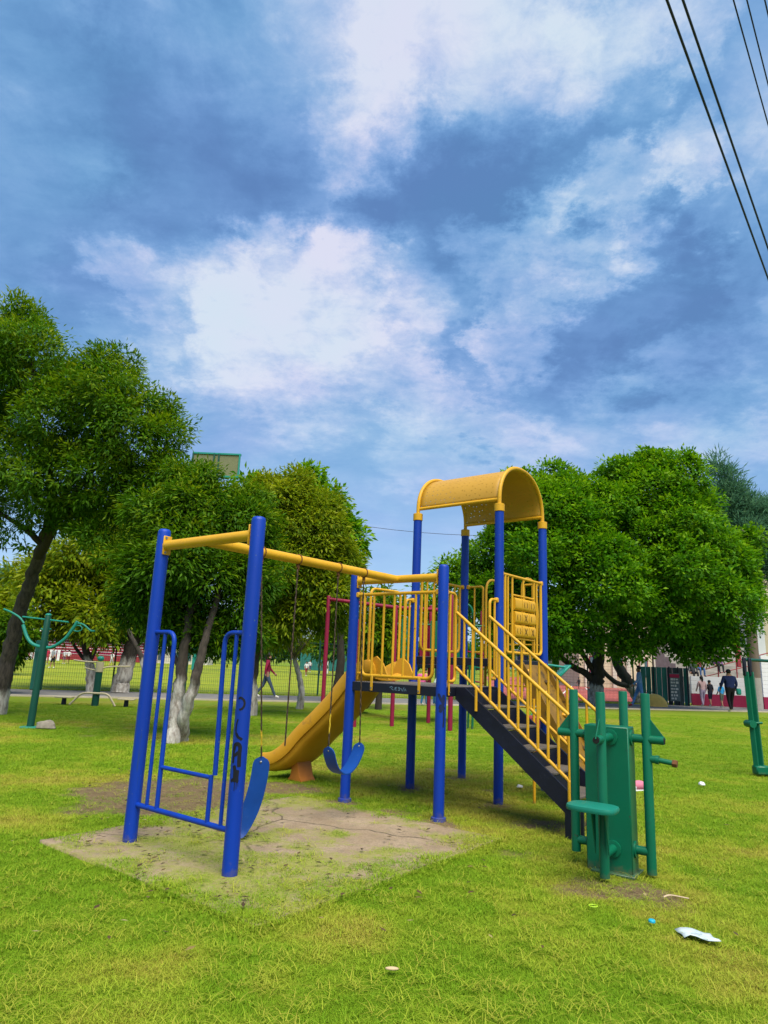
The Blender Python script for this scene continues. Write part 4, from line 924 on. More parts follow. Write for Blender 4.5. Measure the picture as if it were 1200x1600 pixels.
# --- air walker at the right edge
b = Vector((6.28, 11.66, 0)); air = empty('air_walker', b, R(2), 'green air walker with a hanging foot arm at the right edge of the lawn', 'exercise machine')
MB().tube([(-.09, 0, 1.66), (-.03, 0, .14)], .048, 4).build('leg_bar', GREEN, air)
MB().tube([(.03, .05, 1.66), (.09, .05, .14)], .044, 4).build('leg_bar', GREEN, air)
MB().box((-.11, 0, 1.74), (.05, .06, .30), .01).build('upper_hinge', BLACKM, air)
MB().box((.01, .05, 1.74), (.05, .06, .30), .01).build('upper_hinge', BLACKM, air)
MB().tube([(-.07, -.07, .82), (-.07, .12, .82)], .06, 14).build('pivot_bolt', GREEN, air); MB().tube([(-.07, 0, .83), (.12, 0, .84)], .02, 10).build('pivot_arm', GREEN, air)
MB().box((.06, 0, .10), (.26, .16, .14), .02).build('foot_hinge', GREEN, air); MB().box((.52, 0, .05), (.80, .26, .05), .015, Matrix.Rotation(.10, 3, 'Y')).build('foot_plate', GREEN, air)
MB().tube([(.9, .6, 0), (.9, .6, 1.86)], .07, 14).build('stand', DGREEN, air); MB().tube([(-.11, 0.03, 1.86), (.9, 0.5, 1.86)], .026, 12).build('top_axle', DGREEN, air)

# ------------------------------------------------------------------ second play structure, magenta, beyond the first
mb_ = empty('magenta_play_structure', (0, 0, 0), 0, 'magenta and green play structure with red slide, half hidden behind the yellow railings', 'play structure')
def mp(x, y, h, r=.055): return MB().dome_post(x, y, 0, h, r, 14, .02).build('post', MAGENTA, mb_)
M1 = gp(612, 1135); M2 = gp(669, 1130); M3 = gp(553, 1136); M4 = gp(703, 1142); M5 = dp(503, 1120, 18.2)
mp(M1.x, M1.y, 3.05); mp(M2.x, M2.y, 3.2); mp(M4.x, M4.y, 3.35, .06); mp(M5.x, 18.2, 3.25); mp(M3.x, M3.y, 2.6)
MR = gp(752, 1128); mp(MR.x, MR.y, 3.2)
tz = lambda x, y, Y: dp(x, y, Y).z
MB().tube([(M5.x, 18.2, 3.16), (M1.x + .05, M1.y, 2.98), (M4.x, M4.y, 2.92)], .05, 12).build('top_beam', MAGENTA, mb_)
dk = 1.52
MB().box(((M1.x + MR.x) / 2 + .1, (M1.y + MR.y) / 2 + .6, dk), (2.1, 1.3, .10), .01).build('deck', BLACKM, mb_)
MB().box((M2.x - .12, M2.y + .05, 2.12), (.36, .04, 1.1), .02).build('panel', MAGENTA, mb_)
def holed(x0, x1, y, z0, z1, name):
    mb = MB(); n = 5; w = (x1 - x0) / n
    for i in range(n + 1): mb.box((x0 + w * i, y, (z0 + z1) / 2), (.05, .03, z1 - z0), .004)
    for k in range(7): mb.box(((x0 + x1) / 2, y, z0 + (z1 - z0) * k / 6), (x1 - x0, .028, .07), .004)
    o = mb.build(name, mat('panel_green', (.008, .13, .06), .5), mb_); o['kind'] = 'stuff'; return o
holed(dp(628, 1000, 18.8).x, dp(651, 1000, 18.8).x, 18.8, 1.6, 2.75, 'lattice_panel')
MB().box((dp(690, 1000, 18.6).x, 18.6, 2.2), (.62, .03, 1.05), .02).build('panel', GREEN, mb_)
MB().box((dp(712, 1000, 18.9).x, 18.9, 2.15), (.30, .03, 1.0), .02).build('panel', GREEN, mb_)
MB().tube([(dp(620, 968, 18.9).x, 18.9, 2.62), (dp(760, 968, 18.9).x, 18.9, 2.66)], .025, 10).build('rail', GREEN, mb_)
MB().tube(spline([(dp(738, 1120, 18).x, 18, 0), (dp(742, 1000, 18).x, 18, 2.1), (dp(738, 950, 18).x, 18, 3.0), (dp(724, 942, 18).x, 18, 3.15), (dp(712, 950, 18).x, 18, 2.95)], 6), .03, 10).build('climbing_arch', GREEN, mb_)
for k in range(5): MB().tube([(dp(730, 1000, 18).x, 18, .5 + k * .36), (dp(762, 1000, 18).x, 18.3, .42 + k * .36)], .02, 8).build('rung', (MAGENTA, GREEN)[k % 2], mb_)
for k in range(2): MB().tube([(dp(733 + 24 * k, 1000, 18.2).x, 18.2, 0), (dp(735 + 24 * k, 1000, 18.2).x, 18.2, 2.2)], .025, 8).build('rung_post', GREEN, mb_)
sx0 = dp(640, 1030, 18.3).x; sx1 = dp(556, 1100, 16.6).x
MB().prism([(sx0, 19.2, 1.5), (sx0, 19.2, 1.72), (sx0 - .9, 20.6, 1.2), (sx0 - 1.3, 21.6, .6), (sx0 - 1.5, 22.4, .3), (sx0 - 1.4, 22.3, .1), (sx0 - .9, 20.7, .9)], (.30, .32, 0)).build('slide', REDM, mb_)
MB().box((dp(828, 1140, 14).x, 13.6, .34), (.26, .26, .68), .03).build('red_stool', REDM, mb_)
# ------------------------------------------------------------------ trees
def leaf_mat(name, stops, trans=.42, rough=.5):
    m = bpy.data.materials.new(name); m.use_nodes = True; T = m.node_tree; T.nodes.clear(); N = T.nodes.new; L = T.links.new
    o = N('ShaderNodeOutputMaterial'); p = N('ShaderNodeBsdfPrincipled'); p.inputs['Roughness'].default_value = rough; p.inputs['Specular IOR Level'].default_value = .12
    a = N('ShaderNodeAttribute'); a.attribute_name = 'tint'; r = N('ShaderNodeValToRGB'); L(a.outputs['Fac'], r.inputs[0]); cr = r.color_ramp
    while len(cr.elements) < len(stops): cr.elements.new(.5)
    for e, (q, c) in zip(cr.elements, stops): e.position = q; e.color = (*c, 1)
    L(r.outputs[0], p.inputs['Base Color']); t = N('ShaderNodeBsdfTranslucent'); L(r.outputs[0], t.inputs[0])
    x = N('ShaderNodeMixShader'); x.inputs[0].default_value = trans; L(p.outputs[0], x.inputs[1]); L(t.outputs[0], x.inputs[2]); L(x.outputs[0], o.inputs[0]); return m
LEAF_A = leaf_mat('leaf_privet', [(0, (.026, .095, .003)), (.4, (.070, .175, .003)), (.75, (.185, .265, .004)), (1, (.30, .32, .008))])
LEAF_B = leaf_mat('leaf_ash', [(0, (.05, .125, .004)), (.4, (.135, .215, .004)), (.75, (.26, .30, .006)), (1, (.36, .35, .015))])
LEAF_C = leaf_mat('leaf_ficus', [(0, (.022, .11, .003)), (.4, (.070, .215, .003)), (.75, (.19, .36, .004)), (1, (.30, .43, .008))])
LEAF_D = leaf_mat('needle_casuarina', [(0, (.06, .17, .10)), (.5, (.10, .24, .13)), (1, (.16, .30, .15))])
def unit(v): return v / np.maximum(np.linalg.norm(v, axis=1, keepdims=True), 1e-6)
def crown(name, parent, lobes, nclump, per, ll, lw, cr, m, seed, droop=.35, shell=.62, updir=.9, yellow=.0, fold=.25, boughs=6):
    rs = np.random.RandomState(seed); C = []; OUT = []
    A0 = np.array([[*l[0], l[1]] for l in lobes], float)
    if boughs:                                   # every lobe breaks up into rounded boughs that stand out from it
        B = []
        for a in A0:
            nb = int(boughs * (1 + .0 * a[3]))
            for q in range(nb):
                d = rs.normal(size=3); d /= np.linalg.norm(d)
                if d[2] < -.6: d[2] *= -.5
                f = a[3] * (.32 + .26 * rs.rand()); B.append([*(a[:3] + d * (a[3] * (1.0 + .22 * (rs.rand() - .5)) - f * .85)), f])
            B.append([*a[:3], a[3] * .58])
        A = np.array(B)
    else: A = A0
    w = A[:, 3] ** 2; w /= w.sum()
    while len(C) < nclump:
        i = rs.choice(len(A), p=w); d = rs.normal(size=3); d /= np.linalg.norm(d)
        # lumpy surface: radius modulated by noise on the sphere
        q = mnoise.noise(Vector(d * 2.3 + seed + i * 3.1)); q2 = mnoise.noise(Vector(d * 5.1 + seed * 2 + i)); rad = A[i, 3] * (shell + (1 - shell) * rs.rand() ** .5) * (1 + .30 * q + .20 * q2) * (1.0 + (.28 * rs.rand() if rs.rand() < .10 else 0))
        p = A[i, :3] + d * rad
        ins = np.linalg.norm((p - A[:, :3]), axis=1) < A[:, 3] * .68
        ins[i] = False
        if ins.any() and rs.rand() > .22: continue
        if d[2] < -.55 and rs.rand() < .5: continue
        C.append(p); OUT.append(d)
    C = np.array(C); OUT = np.array(OUT); n = nclump * per
    cs = .65 + .7 * rs.rand(nclump); ct = rs.rand(nclump)
    idx = np.repeat(np.arange(nclump), per); off = rs.normal(size=(n, 3)); off /= np.linalg.norm(off, axis=1, keepdims=True); rr_ = rs.rand(n) ** .6
    P = C[idx] + off * (cr * cs[idx] * rr_)[:, None] * np.array([1, 1, .75])
    o = OUT[idx]
    ax = unit(o * .45 + off * .7 + rs.normal(size=(n, 3)) * .35 + np.array([0, 0, -droop]))
    up = unit(np.array([0, 0, updir]) + o * .75 + rs.normal(size=(n, 3)) * .38)
    sd = unit(np.cross(ax, up)); nr = np.cross(sd, ax)
    s = (.7 + .6 * rs.rand(n)); L_ = (ll * s)[:, None]; Wd = (lw * s)[:, None]
    v0 = P; v1 = P + ax * L_ * .45 + sd * Wd * .5 + nr * L_ * fold * .2; v2 = P + ax * L_ - nr * L_ * fold * .3; v3 = P + ax * L_ * .45 - sd * Wd * .5 + nr * L_ * fold * .2
    V = np.stack([v0, v1, v2, v3], 1).reshape(-1, 3); k = np.arange(n) * 4; F = np.concatenate([np.stack([k, k + 1, k + 2], 1), np.stack([k, k + 2, k + 3], 1)])
    # young leaves yellow spray ends and treetop; light from above painted into clump tops
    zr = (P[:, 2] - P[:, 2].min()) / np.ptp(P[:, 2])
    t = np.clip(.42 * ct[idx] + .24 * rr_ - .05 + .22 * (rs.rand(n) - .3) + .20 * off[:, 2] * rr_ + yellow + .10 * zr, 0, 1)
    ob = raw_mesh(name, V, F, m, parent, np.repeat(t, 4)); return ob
def limb(parent, pts, r0, r1, m, name='limb', n=10, wob=.03, seed=0):
    P = spline(pts, 6); rr = random.Random(seed); k = len(P)
    rs_ = [r0 + (r1 - r0) * (i / (k - 1)) ** .8 for i in range(k)]
    P = [p + Vector((rr.uniform(-1, 1), rr.uniform(-1, 1), 0)) * wob * (0 if i == 0 else 1) * rs_[i] * 4 for i, p in enumerate(P)]
    return MB().tube(P, rs_, n).build(name, m, parent, sharp=70)
def bark_mat(name, zlime, dark=(.030, .023, .018), light=(.075, .058, .045)):           # lime wash up to a height
    m = bpy.data.materials.new(name); m.use_nodes = True; T = m.node_tree; N = T.nodes.new; L = T.links.new; p = T.nodes['Principled BSDF']; p.inputs['Roughness'].default_value = .92
    tc = N('ShaderNodeTexCoord'); mp_ = N('ShaderNodeMapping'); mp_.inputs[3].default_value = (1, 1, .25); L(tc.outputs['Object'], mp_.inputs[0])
    def nz(s, d=8, r=.65):
        n = N('ShaderNodeTexNoise'); n.inputs['Scale'].default_value = s; n.inputs['Detail'].default_value = d; n.inputs['Roughness'].default_value = r; L(mp_.outputs[0], n.inputs['Vector']); return n.outputs[0]
    def mix(f, a, b):
        x = N('ShaderNodeMix'); x.data_type = 'RGBA'; L(f, x.inputs[0])
        for i, c in ((6, a), (7, b)):
            if isinstance(c, tuple): x.inputs[i].default_value = (*c, 1)
            else: L(c, x.inputs[i])
        return x.outputs[2]
    def rng(s, a, b, c=0, d=1):
        r = N('ShaderNodeMapRange'); L(s, r.inputs[0]); r.inputs[1].default_value = a; r.inputs[2].default_value = b; r.inputs[3].default_value = c; r.inputs[4].default_value = d; return r.outputs[0]
    c = mix(rng(nz(16), .35, .65), dark, light)
    lime = mix(rng(nz(11), .40, .66), (.46, .44, .40), (.15, .12, .10))
    sp = N('ShaderNodeSeparateXYZ'); g = N('ShaderNodeNewGeometry'); L(g.outputs['Position'], sp.inputs[0])
    ad = N('ShaderNodeMath'); ad.operation = 'MULTIPLY_ADD'; L(nz(5), ad.inputs[0]); ad.inputs[1].default_value = .7; L(sp.outputs[2], ad.inputs[2])
    f = rng(ad.outputs[0], zlime + .25, zlime + .45, 1, 0)
    L(mix(f, c, lime), p.inputs['Base Color'])
    b = N('ShaderNodeBump'); b.inputs['Strength'].default_value = 1; b.inputs['Distance'].default_value = .03; L(nz(26), b.inputs['Height']); L(b.outputs[0], p.inputs['Normal']); return m
def lob(lst, jit=0, seed=0):                   # lobes from sight lines: (px, py, radius px, distance)
    return [(dp(x, y, Y), r * Y / FOC) for x, y, r, Y in lst]
# 1 leaning privet in the left foreground
t1 = empty('leaning_tree', gp(-4, 1116), 0, 'dark trunked tree leaning right at the left edge, its broad crown nearest', 'tree')
def rel(t, pts): return [Vector(p) - t.location for p in pts]
Bk1 = bark_mat('bark_leaning', .55, (.020, .016, .013), (.080, .062, .050))
Y1 = t1.location.y
tr = limb(t1, rel(t1, [gp(-4, 1116), dp(8, 1050, Y1 - .1), dp(24, 985, Y1 - .3), dp(42, 925, Y1 - .5), dp(60, 870, Y1 - .8), dp(78, 820, Y1 - 1.1)]), .20, .13, Bk1, 'trunk', 14, .05, 1)
limb(t1, rel(t1, [dp(60, 872, Y1 - .8), dp(88, 820, Y1 - 1.4), dp(140, 740, Y1 - 2), dp(190, 690, Y1 - 2.4)]), .12, .04, DARKB, seed=2)
limb(t1, rel(t1, [dp(76, 825, Y1 - 1.1), dp(80, 760, Y1 - 1.2), dp(60, 660, Y1 - 1.2), dp(50, 560, Y1 - 1.2)]), .13, .04, DARKB, seed=3)
limb(t1, rel(t1, [dp(66, 850, Y1 - 1), dp(30, 820, Y1 - 1.2), dp(-40, 780, Y1 - 1.2)]), .09, .03, DARKB, seed=4)
limb(t1, rel(t1, [dp(78, 822, Y1 - 1), dp(110, 760, Y1 - .2), dp(150, 640, Y1)]), .09, .03, DARKB, seed=5)
limb(t1, rel(t1, [dp(48, 872, Y1 - .6), dp(40, 850, Y1 - .8), dp(38, 835, Y1 - 1)]), .012, .006, DARKB, 'twig', 6)
L1 = [(50, 590, 105, 15.0), (140, 630, 100, 14.4), (205, 690, 82, 14.0), (110, 740, 95, 14.6), (200, 770, 72, 14.2), (20, 720, 100, 15.2), (25, 520, 58, 15.4), (-70, 620, 140, 15.5), (170, 590, 60, 15), (235, 640, 38, 14.5), (-60, 780, 80, 15.5), (70, 800, 46, 15), (130, 810, 40, 15), (250, 755, 42, 14.0), (235, 810, 44, 14.2), (165, 835, 36, 14.4)]
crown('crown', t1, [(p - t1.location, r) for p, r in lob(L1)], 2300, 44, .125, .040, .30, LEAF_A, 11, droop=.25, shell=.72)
# small foliage sprays under the crown at the left edge
crown('spray', t1, [(p - t1.location, r) for p, r in lob([(10, 840, 14, 14.6), (38, 848, 12, 14.6), (-20, 830, 30, 15)])], 26, 14, .14, .06, .16, LEAF_A, 12, shell=.1, boughs=0)['kind'] = 'stuff'
# 2 twin-stemmed whitewashed tree
t2 = empty('twin_stem_tree', gp(275, 1160), 0, 'twin stemmed tree with whitewashed lower trunks seen between the blue swing posts', 'tree')
Bk2 = bark_mat('bark_twin', 1.05)
Y2 = t2.location.y
limb(t2, rel(t2, [gp(268, 1161), dp(274, 1110, Y2), dp(284, 1050, Y2), dp(290, 1000, Y2), dp(300, 930, Y2 + .1), dp(310, 860, Y2 + .2), dp(300, 790, Y2 + .2)]), .15, .03, Bk2, 'trunk', 14, .06, 1)
limb(t2, rel(t2, [gp(284, 1158), dp(287, 1118, Y2 - .1), dp(303, 1075, Y2 - .2), dp(312, 1030, Y2 - .2), dp(324, 985, Y2 - .1), dp(340, 930, Y2 + .1), dp(350, 860, Y2 + .3), dp(345, 800, Y2 + .3)]), .13, .03, Bk2, 'trunk', 14, .06, 2)
limb(t2, rel(t2, [dp(284, 1050, Y2), dp(265, 1010, Y2 + .2), dp(240, 960, Y2 + .4)]), .06, .03, DARKB, seed=3); limb(t2, rel(t2, [dp(296, 960, Y2), dp(340, 860, Y2 + .2), dp(350, 780, Y2 + .3)]), .06, .02, DARKB, seed=4)
L2 = [(320, 785, 54, 13.2), (275, 830, 75, 13.0), (365, 840, 68, 13.4), (320, 900, 78, 12.8), (250, 905, 72, 13.2), (392, 905, 48, 13.6), (290, 750, 34, 13.6), (385, 790, 34, 13.8), (215, 880, 48, 13.4), (300, 965, 48, 13.4), (370, 960, 45, 13.4), (395, 830, 34, 13.5), (340, 785, 30, 13.6), (335, 1000, 34, 13.2), (262, 985, 42, 13.2), (232, 940, 52, 13.4), (378, 990, 34, 13.4), (415, 860, 34, 13.8)]
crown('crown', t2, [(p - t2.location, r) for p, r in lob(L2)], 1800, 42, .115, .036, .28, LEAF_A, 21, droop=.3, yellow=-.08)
# 3 yellow-green ash behind
t3 = empty('ash_tree', dp(392, 1100, 19.5) * 1, 0, 'yellow green ash tree with a ragged top behind the near blue post', 'tree'); t3.location.z = 0
Bk3 = bark_mat('bark_ash', .9); Y3 = 19.5
limb(t3, rel(t3, [t3.location, dp(395, 1040, Y3), dp(405, 1000, Y3), dp(425, 950, Y3), dp(450, 880, Y3)]), .20, .08, Bk3, 'trunk', 12, .05, 1)
limb(t3, rel(t3, [dp(402, 1005, Y3), dp(440, 985, Y3 - .2), dp(490, 950, Y3 - .3), dp(520, 900, Y3)]), .09, .03, DARKB, seed=2); limb(t3, rel(t3, [dp(425, 950, Y3), dp(460, 860, Y3), dp(480, 780, Y3)]), .09, .03, DARKB, seed=3)
L3 = [(478, 790, 55, 19.6), (430, 815, 55, 19.3), (500, 850, 62, 19.3), (455, 880, 75, 19), (420, 900, 62, 19.4), (500, 920, 58, 19.4), (410, 790, 40, 19.7), (530, 880, 36, 19.8), (470, 955, 55, 19.3), (425, 970, 40, 19.4), (440, 765, 30, 19.8), (515, 960, 34, 19.6)]
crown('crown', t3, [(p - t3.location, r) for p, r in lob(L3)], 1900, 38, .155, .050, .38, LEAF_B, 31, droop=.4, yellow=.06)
t3b = empty('ficus_tree', (dp(525, 1080, 27).x, 27, 0), 0, 'bright green tree rising behind the yellow green ash', 'tree')
limb(t3b, [(0, 0, 0), (.1, 0, 2), (-.4, 0, 5)], .22, .1, DARKB, 'trunk')
L3b = [(483, 760, 32, 27), (520, 800, 40, 27), (545, 830, 24, 27), (500, 850, 60, 27), (540, 870, 28, 27), (510, 900, 50, 27), (395, 765, 26, 27), (470, 800, 50, 27)]
crown('crown', t3b, [(p - t3b.location, r) for p, r in lob(L3b)], 420, 30, .26, .13, .5, LEAF_C, 33, yellow=.05)
# 4 two trees by the fence, left
for i_, (bx, by, lst, lab, sd_) in enumerate([
    ((143, 1082), None, [(110, 905, 60, 27), (160, 880, 62, 27.5), (75, 945, 52, 27), (130, 960, 52, 26.5), (60, 900, 40, 28), (185, 930, 45, 27.4), (160, 985, 30, 27), (95, 985, 28, 27)], 'low bushy tree with a thin whitewashed trunk behind the beige twist station', 41),
    ((183, 1082), None, [(215, 880, 55, 28), (225, 935, 52, 28), (190, 840, 50, 28.5), (200, 975, 34, 28), (245, 980, 34, 28), (150, 830, 40, 29), (245, 900, 40, 28)], 'tree with a thick slanting whitewashed trunk beside the fence', 42)]):
    g = gp(*bx); g = Vector((g.x, g.y, 0)); t = empty('fence_side_tree', g, 0, lab, 'tree', 'trees along the path fence'); Yt = g.y
    bk = bark_mat('bark_fence', 1.3, (.018, .014, .012), (.05, .04, .032))
    if i_ == 0:
        limb(t, rel(t, [g, dp(142, 1050, Yt), dp(138, 1030, Yt), dp(130, 1000, Yt), dp(115, 950, Yt)]), .22, .09, bk, 'trunk', 12, .04, 1); limb(t, rel(t, [dp(138, 1035, Yt), dp(150, 1010, Yt), dp(160, 960, Yt)]), .12, .05, DARKB, seed=2); limb(t, rel(t, [dp(140, 1040, Yt), dp(118, 1012, Yt), dp(105, 985, Yt)]), .08, .04, DARKB, seed=5)
    else:
        limb(t, rel(t, [g + Vector((0.1, 0, 0)), dp(194, 1050, Yt), dp(205, 1012, Yt), dp(210, 980, Yt), dp(210, 930, Yt)]), .36, .22, bk, 'trunk', 14, .04, 3); limb(t, rel(t, [gp(232, 1088), dp(228, 1060, gp(232, 1088).y), dp(219, 1022, gp(232, 1088).y), dp(203, 990, gp(232, 1088).y), dp(190, 950, gp(232, 1088).y + .5)]), .13, .06, bk, seed=4)
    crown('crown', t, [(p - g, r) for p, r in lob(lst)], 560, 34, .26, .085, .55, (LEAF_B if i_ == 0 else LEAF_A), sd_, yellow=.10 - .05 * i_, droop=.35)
# 5 thin bare tree
t5 = empty('bare_tree', gp(468, 1108), 0, 'thin half bare young tree with a whitewashed trunk behind the slide', 'tree'); Y5 = t5.location.y
Bk5 = bark_mat('bark_young', 1.5, (.12, .10, .07), (.20, .17, .12))
limb(t5, rel(t5, [t5.location, dp(471, 1080, Y5), dp(466, 1050, Y5), dp(460, 1030, Y5)]), .13, .07, Bk5, 'trunk', 10, .04, 1)
rr = random.Random(9)
for k in range(16):
    a0 = dp(461 + rr.uniform(-1, 2), 1038 - rr.uniform(0, 14), Y5); e = dp(462 + rr.uniform(-44, 46), 990 + rr.uniform(-26, 16), Y5 + rr.uniform(-1, 1)); md = (a0 + e) / 2 + Vector((rr.uniform(-.1, .1), 0, .15))
    limb(t5, rel(t5, [a0, md, e]), .035, .008, Bk5, 'branch', 6, .03, k)
    for q in range(3):
        b_ = md + (e - md) * rr.uniform(.2, .9); limb(t5, rel(t5, [b_, b_ + Vector((rr.uniform(-.3, .3), rr.uniform(-.3, .3), rr.uniform(-.1, .3))), b_ + Vector((rr.uniform(-.6, .6), rr.uniform(-.3, .3), rr.uniform(-.2, .45)))]), .012, .004, Bk5, 'twig', 5, .02, k * 7 + q)
crown('crown', t5, [(p - t5.location, r) for p, r in lob([(440, 985, 26, Y5), (455, 1000, 30, Y5), (430, 1005, 16, Y5), (475, 990, 22, Y5)])], 90, 12, .16, .05, .25, LEAF_B, 51, yellow=.15, shell=.1)
# 6 the two broad ficus trees on the right
g6 = gp(930, 1101); t6 = empty('broad_ficus', g6, 0, 'broad dense ficus with three dark limbs from one short trunk, right of the climbing frame', 'tree'); Y6 = g6.y
Bk6 = bark_mat('bark_ficus', .9, (.014, .012, .010), (.035, .03, .025))
limb(t6, rel(t6, [g6, dp(931, 1075, Y6), dp(934, 1052, Y6), dp(935, 1030, Y6), dp(938, 990, Y6)]), .40, .24, Bk6, 'trunk', 14, .04, 1)
limb(t6, rel(t6, [dp(930, 1068, Y6), dp(915, 1052, Y6), dp(893, 1040, Y6), dp(860, 1010, Y6), dp(830, 960, Y6)]), .20, .10, DARKB, seed=2); limb(t6, rel(t6, [dp(933, 1055, Y6), dp(912, 1025, Y6), dp(890, 990, Y6)]), .18, .08, DARKB, seed=3)
L6 = [(835, 800, 78, 31), (900, 830, 92, 30.5), (790, 870, 62, 31.5), (850, 900, 90, 30), (790, 950, 68, 31), (900, 960, 78, 30), (752, 905, 34, 32), (870, 780, 60, 32), (845, 985, 52, 30.5), (930, 900, 80, 30), (785, 990, 38, 31), (940, 800, 55, 31.5), (925, 772, 36, 31.5), (895, 790, 42, 31.5), (900, 1005, 44, 31)]
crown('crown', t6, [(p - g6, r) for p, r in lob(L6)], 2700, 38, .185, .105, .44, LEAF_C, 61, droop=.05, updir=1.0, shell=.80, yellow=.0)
g7 = gp(1003, 1099); t7 = empty('tall_ficus', g7, 0, 'tall round ficus with a trunk slanting left behind the man in the blue jacket', 'tree'); Y7 = g7.y
limb(t7, rel(t7, [g7, dp(990, 1078, Y7), dp(975, 1055, Y7), dp(962, 1030, Y7), dp(950, 990, Y7)]), .36, .22, Bk6, 'trunk', 14, .04, 1); limb(t7, rel(t7, [dp(985, 1072, Y7), dp(962, 1066, Y7 - .4), dp(940, 1045, Y7 - .6), dp(920, 1010, Y7)]), .16, .09, DARKB, seed=2)
limb(t7, rel(t7, [dp(962, 1030, Y7), dp(1000, 980, Y7), dp(1050, 940, Y7), dp(1090, 900, Y7)]), .18, .08, DARKB, seed=3)
L7 = [(1020, 770, 72, 33), (975, 745, 45, 33.5), (1035, 735, 32, 33.5), (1060, 830, 88, 32.5), (990, 840, 80, 32), (1105, 870, 66, 32.5), (1135, 905, 50, 32.5), (1040, 900, 95, 31.5), (1110, 950, 72, 32), (1000, 960, 78, 31.5), (1060, 975, 58, 32), (1150, 865, 30, 33), (1085, 805, 42, 33), (1120, 1000, 36, 32.5), (1172, 850, 24, 33), (1165, 925, 32, 32.5), (1145, 935, 34, 32.5), (1070, 1018, 24, 32.5), (1105, 1022, 20, 32.5), (980, 1010, 32, 31.5)]
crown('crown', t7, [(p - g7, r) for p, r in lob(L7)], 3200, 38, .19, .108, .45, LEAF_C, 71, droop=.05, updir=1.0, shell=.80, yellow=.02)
# 8 casuarina behind, right
t8 = empty('casuarina_tree', (dp(1150, 1050, 48).x, 48, 0), 0, 'tall feathery blue green casuarina rising behind the right ficus', 'tree')
limb(t8, [(0, 0, 0), (-.3, 0, 6), (-.9, 0, 14)], .35, .08, DARKB, 'trunk')
L8 = [(1128, 745, 18, 48), (1135, 770, 24, 48), (1145, 790, 32, 48), (1165, 805, 36, 48), (1150, 830, 40, 48), (1190, 800, 24, 48), (1185, 840, 40, 48), (1205, 830, 30, 48), (1200, 880, 40, 48), (1122, 725, 10, 48)]
crown('crown', t8, [(p - t8.location, r) for p, r in lob(L8)], 900, 26, .50, .055, .8, LEAF_D, 81, droop=-.35, updir=.2)
# 9 far trees
far = [(( -6, 22), [(10, 945, 34, 40), (-10, 980, 45, 40), (25, 980, 26, 40), (5, 1010, 34, 40)], LEAF_B, .1, 'yellow green tree beyond the fence at the far left edge'),
       ((12, 0), [(14, 905, 12, 55), (10, 930, 18, 55), (20, 920, 10, 55), (0, 915, 12, 55)], LEAF_D, 0, 'small dark conifer top showing left of the leaning trunk'),
       ((600, 0), [(590, 945, 36, 24), (575, 985, 34, 24), (605, 1000, 36, 24), (620, 960, 26, 24), (590, 1025, 26, 24)], LEAF_A, .02, 'loose small leaved tree seen through the yellow railings'),
       ((700, 0), [(700, 900, 30, 42), (680, 940, 34, 42), (725, 900, 34, 42), (700, 975, 36, 42), (735, 950, 30, 42), (665, 990, 26, 42)], LEAF_C, .08, 'light green tree behind the roofed tower, left of the broad ficus'),
       ((535, 0), [(530, 1000, 24, 75), (552, 992, 18, 75), (510, 1012, 18, 75)], LEAF_A, 0, 'round dark tree across the sports field'),
       ((30, 0), [(20, 985, 26, 24), (8, 1020, 28, 24), (38, 1000, 16, 24)], LEAF_A, 0, 'dark shrub behind the leaning trunk')]
for i_, ((bx, _), lst, lm, yl, lab) in enumerate(far):
    Yf = lst[0][3]; base = Vector((sum(dp(a[0], a[1], Yf).x for a in lst) / len(lst), Yf, 0)); t = empty('distant_tree' if i_ != 5 else 'shrub', base, 0, lab, 'tree' if i_ != 5 else 'shrub')
    topz = max(dp(a[0], a[1], Yf).z for a in lst); limb(t, [(0, 0, 0), (.05, 0, topz * .5), (0, 0, topz)], .15 * Yf / 40 + .04, .03, DARKB, 'trunk' if i_ != 5 else 'stem')
    k = Yf / 30; crown('crown', t, [(p - base, r) for p, r in lob(lst)], 230, 26, .24 * k, .10 * k, .5 * k, lm, 90 + i_, yellow=yl, shell=.4)
# far wooded edge of the sports field
rs = np.random.RandomState(8)
wl_ = [(dp(x, 1012 + rs.rand() * 8 + (x - 500) * .04, 150), (10 + 9 * rs.rand()) * 150 / FOC) for x in np.arange(-80, 1300, 13)]
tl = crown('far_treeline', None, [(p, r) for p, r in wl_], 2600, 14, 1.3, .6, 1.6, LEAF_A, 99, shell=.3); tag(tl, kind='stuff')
# ------------------------------------------------------------------ path, fence, field and what stands beyond
PD = Vector((.945, .327, 0)).normalized(); PN = Vector((-PD.y, PD.x, 0))
P0 = Vector((-5.3, 30.3, 0))                                               # a point under the fence line
def strip(name, a0, a1, o0, o1, z, m, n=40, kind='structure'):
    V = []; F = []
    for i in range(n + 1):
        t = a0 + (a1 - a0) * i / n
        for o in (o0, o1): q = P0 + PD * t + PN * o; V.append((q.x, q.y, z))
    for i in range(n): F.append((2 * i, 2 * i + 2, 2 * i + 3, 2 * i + 1))
    return tag(raw_mesh(name, V, F, m), kind=kind)
strip('path', -60, 80, -4.6, -.35, .008, ASPH)
kb = MB(); 
q0 = P0 + PD * -60 + PN * -4.72; q1 = P0 + PD * 80 + PN * -4.72
kb.prism([q0, q0 + PN * .14, q0 + PN * .14 + Vector((0, 0, .05)), q0 + Vector((0, 0, .05))], q1 - q0)
tag(kb.build('path_kerb', KERBM), kind='structure')
FIELDM = bpy.data.materials.new('field_grass'); FIELDM.use_nodes = True
